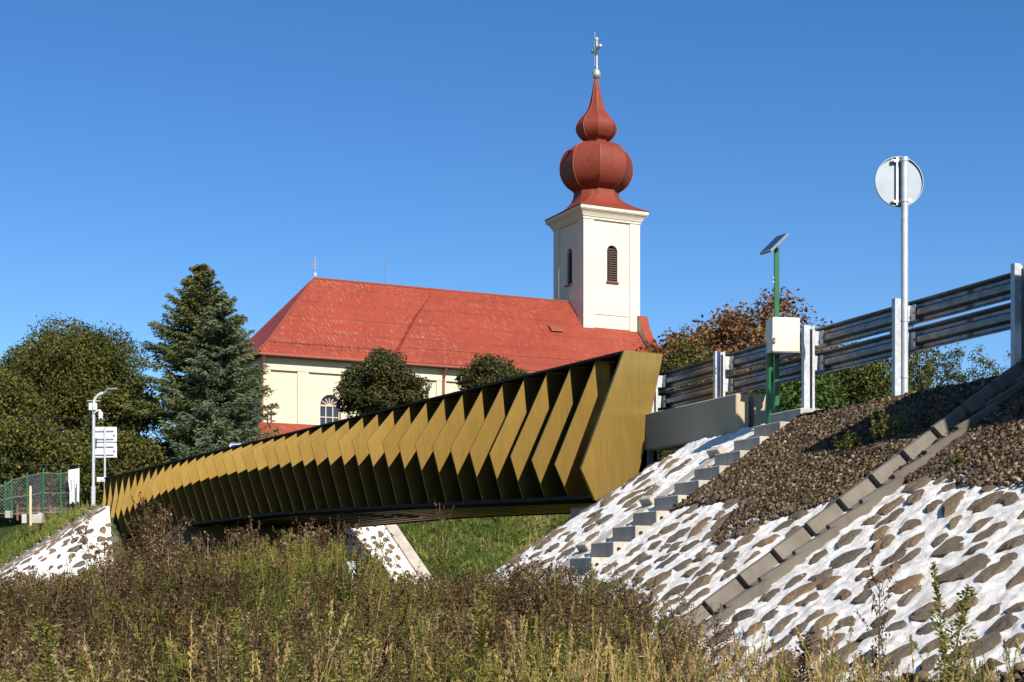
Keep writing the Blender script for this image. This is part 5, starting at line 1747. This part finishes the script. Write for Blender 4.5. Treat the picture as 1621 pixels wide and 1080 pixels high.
# tall weeds at mid distance, brown and olive
P_, H_, X_ = zone(1500, 9.5, 19, -60, 1120, 71)
r_ = np.random.default_rng(72)
pg = np.interp(X_, [0, 200, 330, 420, 620, 660, 980, 1120], [.4, .4, .55, .85, .85, .35, .25, .35])
isg = r_.uniform(0, 1, len(X_)) < pg
ntri += scatter('dead_weeds', 'dead', P_[~isg], H_[~isg], WM['dead'], 73, 'tall dead brown weeds filling the meadow before the bridge', 'weeds')
ntri += scatter('olive_weeds', 'green', P_[isg], H_[isg], WM['green'], 74, 'tall olive green weeds standing among the brown ones', 'weeds')
# dead scrub further off, before the far slope
P_, H_, X_ = zone(130, 19, 31, -60, 560, 75, rlo=.6)
ntri += scatter('dead_scrub', 'dead', P_, H_, WM['dead'], 76, 'dead brown scrub in front of the far white slope', 'scrub', wide=1.5)
# tall bare stalks rising above the mass, seen against the dark bridge and the far slope
P_, H_, X_ = zone(46, 12, 19, 130, 580, 175, rlo=.92, rhi=1.0, drop=-34)
ntri += scatter('bare_stalks', 'dead', P_, H_, WM['dead'], 176, 'bare brown stalks rising above the weeds before the dark bridge', 'weeds', wide=1.1, tone=.2)
P_, H_, X_ = zone(15, 15, 21, 165, 330, 177, rlo=.86, rhi=1.0, drop=-85)
ntri += scatter('dead_bush', 'dead', P_, H_, WM['dead'], 178, 'see-through dead brown bush before the left end of the bridge', 'weeds', wide=1.4, tone=.15)
P_, H_, X_ = zone(110, 11, 17, 360, 580, 179, rlo=.88, rhi=1.0, drop=-16)
ntri += scatter('green_stalks', 'green', P_, H_, WM['green'], 180, 'upright green weed spikes reaching above the weed mass', 'weeds', wide=.8, tone=.2)
# nearer weeds
P_, H_, X_ = zone(560, 5.6, 9.8, -60, 1250, 77, rlo=.68)
r_ = np.random.default_rng(78); k = r_.uniform(0, 1, len(X_))
d_ = k < np.interp(X_, [0, 250, 400, 640, 900, 1100], [.6, .5, .15, .4, .5, .25])
ntri += scatter('near_dead_weeds', 'dead', P_[d_], H_[d_], WM['dead'], 79, 'dead brown weeds close to the viewer', 'weeds', wide=.75, tone=.2)
ntri += scatter('near_green_weeds', 'fine', P_[~d_], H_[~d_], WM['green'], 80, 'olive and yellow-green weeds close to the viewer', 'weeds', tone=.22)
# meadow grass with seed heads, closest
P_, H_, X_ = zone(1000, 3.3, 7.5, -60, 1700, 81, hmin=.7, rlo=.6, rhi=1.02, maxslope=.9)
keep = np.random.default_rng(181).uniform(0, 1, len(X_)) < np.interp(X_, [0, 550, 700, 1700], [.38, .42, .85, 1.0])
P_, H_, X_ = P_[keep], H_[keep], X_[keep]
ntri += scatter('meadow_grass', 'grass', P_, H_, WM['grass'], 82, 'tall dry meadow grass with seed heads along the bottom of the picture', 'grass', 1.4, .2)
P_, H_, X_ = zone(210, 3.6, 6.8, -60, 900, 183, rlo=.62)
ntri += scatter('near_olive_weeds', 'fine', P_, H_, WM['green'], 184, 'fine olive weeds mixed into the nearest grass', 'weeds', tone=.25)
P_, H_, X_ = zone(110, 3.9, 7, -60, 700, 185, rlo=.62)
ntri += scatter('near_brown_weeds', 'dead', P_, H_, WM['dead'], 186, 'brown dead weeds mixed into the nearest grass', 'weeds', wide=.55, tone=.25)
P_, H_, X_ = zone(150, 3.6, 6.5, -60, 1050, 83, rlo=.65)
ntri += scatter('yellow_weeds', 'fine', P_, H_, WM['yellow'], 84, 'bright yellow-green weeds among the nearest grass', 'weeds', tone=.2)
P_, H_, X_ = zone(420, 3.3, 6.4, 880, 1700, 281, hmin=.6, rlo=.8, rhi=1.03, maxslope=1.1)
ntri += scatter('slope_foot_grass', 'grass', P_, H_, WM['grass'], 282, 'sparse dry grass at the foot of the white stone slope', 'grass', 1.4, .2)
P_, H_, X_ = zone(60, 6, 10, 950, 1400, 283, hmin=.5, rlo=.85, rhi=1.05, maxslope=1.3)
ntri += scatter('slope_foot_weeds', 'dead', P_, H_, WM['dead'], 284, 'thin brown weeds at the lower end of the drainage chute', 'weeds', wide=.6, tone=.2)
P_, H_, X_ = zone(60, 5, 12, -60, 1050, 381, rlo=.85, rhi=1.06)
ntri += scatter('seed_spikes', 'dock', P_, H_, WM['dead'], 382, 'dark brown seed spikes scattered through the weeds', 'weeds', tone=.2, lean=.14)
P_, H_, X_ = zone(34, 4.5, 10, -60, 1000, 383, rlo=.85, rhi=1.04)
ntri += scatter('yellow_spikes', 'dock', P_, H_, WM['yellow'], 384, 'yellowing goldenrod spikes scattered through the weeds', 'weeds', tone=.2, lean=.14)
# short grass on the far banks
def bank(n, x0, x1, y0, y1, seed, test):
    r_ = np.random.default_rng(seed); P = []
    for _ in range(n):
        x, y = r_.uniform(x0, x1), r_.uniform(y0, y1)
        if test(x, y): P.append((x, y, GF(x, y)))
    return np.array(P)
sNL = lambda x, y: (x - PL0.x) * D.x + (y - PL0.y) * D.y
qNL = lambda x, y: -((x - PL0.x) * N.x + (y - PL0.y) * N.y)
P_ = bank(6500, -24, -12, 42, 53, 91, lambda x, y: sNL(x, y) > ST_L1 + .15)
H_ = np.random.default_rng(92).uniform(.7, 1.7, len(P_))
ntri += scatter('bank_grass', 'turf', P_, H_, WM['turf'], 93, 'short green grass on the bank below the fence', 'grass', 1.0, .16, .2)
P_ = bank(6000, -4.5, 5, 38, 50, 94, lambda x, y: qNL(x, y) > 7.1)
H_ = np.random.default_rng(95).uniform(.6, 1.4, len(P_))
ntri += scatter('bank_grass', 'turf', P_, H_, WM['turf'], 96, 'green grass bank seen under the bridge', 'grass', 1.0, .16, .2)

# single tall plants that stand out
def plant(name, x, ytop, Z, proto, mat, label, wide=1.0, group=None):
    X = (x - 810.5) / FPX * Z; g = GF(X, Z); h = (HOR - ytop) / FPX * Z - g
    V, Q, T = proto
    W = V * np.array([wide, wide, h / 1.7])
    root = thing(name, label, 'plant', (X, Z, g), group)
    ns = 7 * 3 * 4 if name == 'tall_weed' else 0
    o = np_mesh('foliage', W + np.array([X, Z, g]), Q, mat, root, {'tint': T})
    return root
GP = 'tall weed stalks standing above the grass'
plant('tall_weed', 1462, 925, 5.2, weed_plume(701, .30, 620, .07), WM['yellow'], 'thick yellow-green seed spike in front of the white stone slope', 1.0, GP)
plant('tall_weed', 1508, 888, 5.6, weed_plume(702, .35, 420, .04), WM['yellow'], 'slender tall brown-green seed spike near the right picture edge', 1.0, GP)
plant('tall_weed', 1248, 1000, 5.0, weed_plume(703, .22, 420, .06), WM['dead'], 'short dark brown seed spike at the foot of the stone slope', 1.0, GP)
plant('tall_weed', 738, 962, 5.0, weed_plume(704, .16, 420, .06), WM['yellow'], 'bright yellow-green goldenrod plume at the centre of the foreground', 1.0, GP)
plant('tall_weed', 236, 872, 6.4, weed_plume(705, .30, 460, .05), WM['dead'], 'tall dry brown seed stalk before the far white slope', 1.0, GP)
plant('tall_weed', 95, 985, 4.4, weed_plume(706, .2, 560, .07), WM['yellow'], 'pale fluffy yellow weed head near the left bottom corner', 1.0, GP)
plant('tall_weed', 300, 985, 4.6, weed_plume(707, .2, 300, .04), WM['dead'], 'dark brown seed head low in the left foreground', 1.0, GP)
plant('tall_weed', 1400, 900, 6.0, weed_dead(708), WM['dead'], 'thin bare brown weed stem in front of the stone slope', .6, GP)
plant('tall_weed', 690, 795, 16.5, weed_dead(709), WM['dead'], 'dry umbel weed standing before the dark underside of the bridge', 1.2, GP)
for i, (x, y, Z, md, hd, nn_, rd, lb) in enumerate((
        (420, 958, 5.4, 'yellow', .22, 260, .03, 'slender yellow-green spike left of the marker post in the foreground'),
        (555, 985, 4.8, 'dead', .18, 260, .03, 'dark brown seed spike below the marker post'),
        (868, 1000, 4.6, 'yellow', .2, 260, .035, 'pale yellow-green spike in the foreground grass below the lowest steps'),
        (160, 950, 5.6, 'dead', .25, 320, .045, 'dark dry seed stalk in the left foreground below the far slope'),
        (35, 940, 6.0, 'dead', .3, 320, .04, 'dry brown seed stalk hard against the left picture edge'),
        (640, 1010, 4.2, 'yellow', .2, 420, .06, 'bushy yellow-green weed head at the bottom of the picture, left of the goldenrod'))):
    plant('tall_weed', x, y, Z, weed_plume(720 + i, hd, nn_, rd), WM[md], lb, 1.0, GP)
# small green plants rooted in the gravel
def cushion(x, y, w, n, mat, label, seed):
    r_ = np.random.default_rng(seed)
    best = min(((abs((HOR - y) / FPX * q - (sr(s_, 0).z)), 0) for q, s_ in ((15, 0),)))
    # point of the slope plane under this pixel
    lo, hi = 8.0, 22.0
    for _ in range(50):
        mid = (lo + hi) / 2
        p = P2(x, y, mid); rr = (p - PR0).dot(OR)
        if p.z > HC - SL * rr: hi, lo = hi, lo
        f = p.z - (HC - SL * rr)
        if f > 0: lo = mid
        else: hi = mid
    p = P2(x, y, (lo + hi) / 2)
    root = thing('gravel_plant', label, 'plant', p, 'green plants rooted in the gravel')
    b = PB()
    for i in range(n):
        an = r_.uniform(0, 6.28); el = r_.uniform(.3, 1.4)
        c = curve(np.array(p) + np.array([r_.normal(0, w * .3), r_.normal(0, w * .3), 0]), (math.cos(an) * math.cos(el), math.sin(an) * math.cos(el), math.sin(el)), r_.uniform(.4, 1) * w, 3, r_, .4, .3)
        b.stem(c, .002, .001, .2)
        m_ = 26; q = r_.uniform(.1, 1, m_) * 2.99; kk = q.astype(int)
        C = c[kk] + (c[kk + 1] - c[kk]) * (q - kk)[:, None] + r_.normal(0, .012, (m_, 3))
        b.leaves(C, unit(r_, m_), r_.uniform(.008, .018, m_), r_.uniform(.004, .008, m_), np.clip(r_.normal(.5, .25, m_), 0, 1), r_)
    V, Q, T = b.done()
    np_mesh('foliage', V, Q, mat, root, {'tint': T})
cushion(1408, 694, .36, 70, WM['yellow'], 'green cushion plant in the sunny gravel at the edge of the shadow', 811)
cushion(1352, 712, .24, 44, WM['green'], 'flat dark green plant in the gravel below the shadow tip', 812)
cushion(1522, 738, .14, 16, WM['green'], 'small sparse plant in the gravel beside the drainage chute', 813)
cushion(1258, 742, .07, 8, WM['green'], 'tiny green seedling in the gravel below the steps', 814)
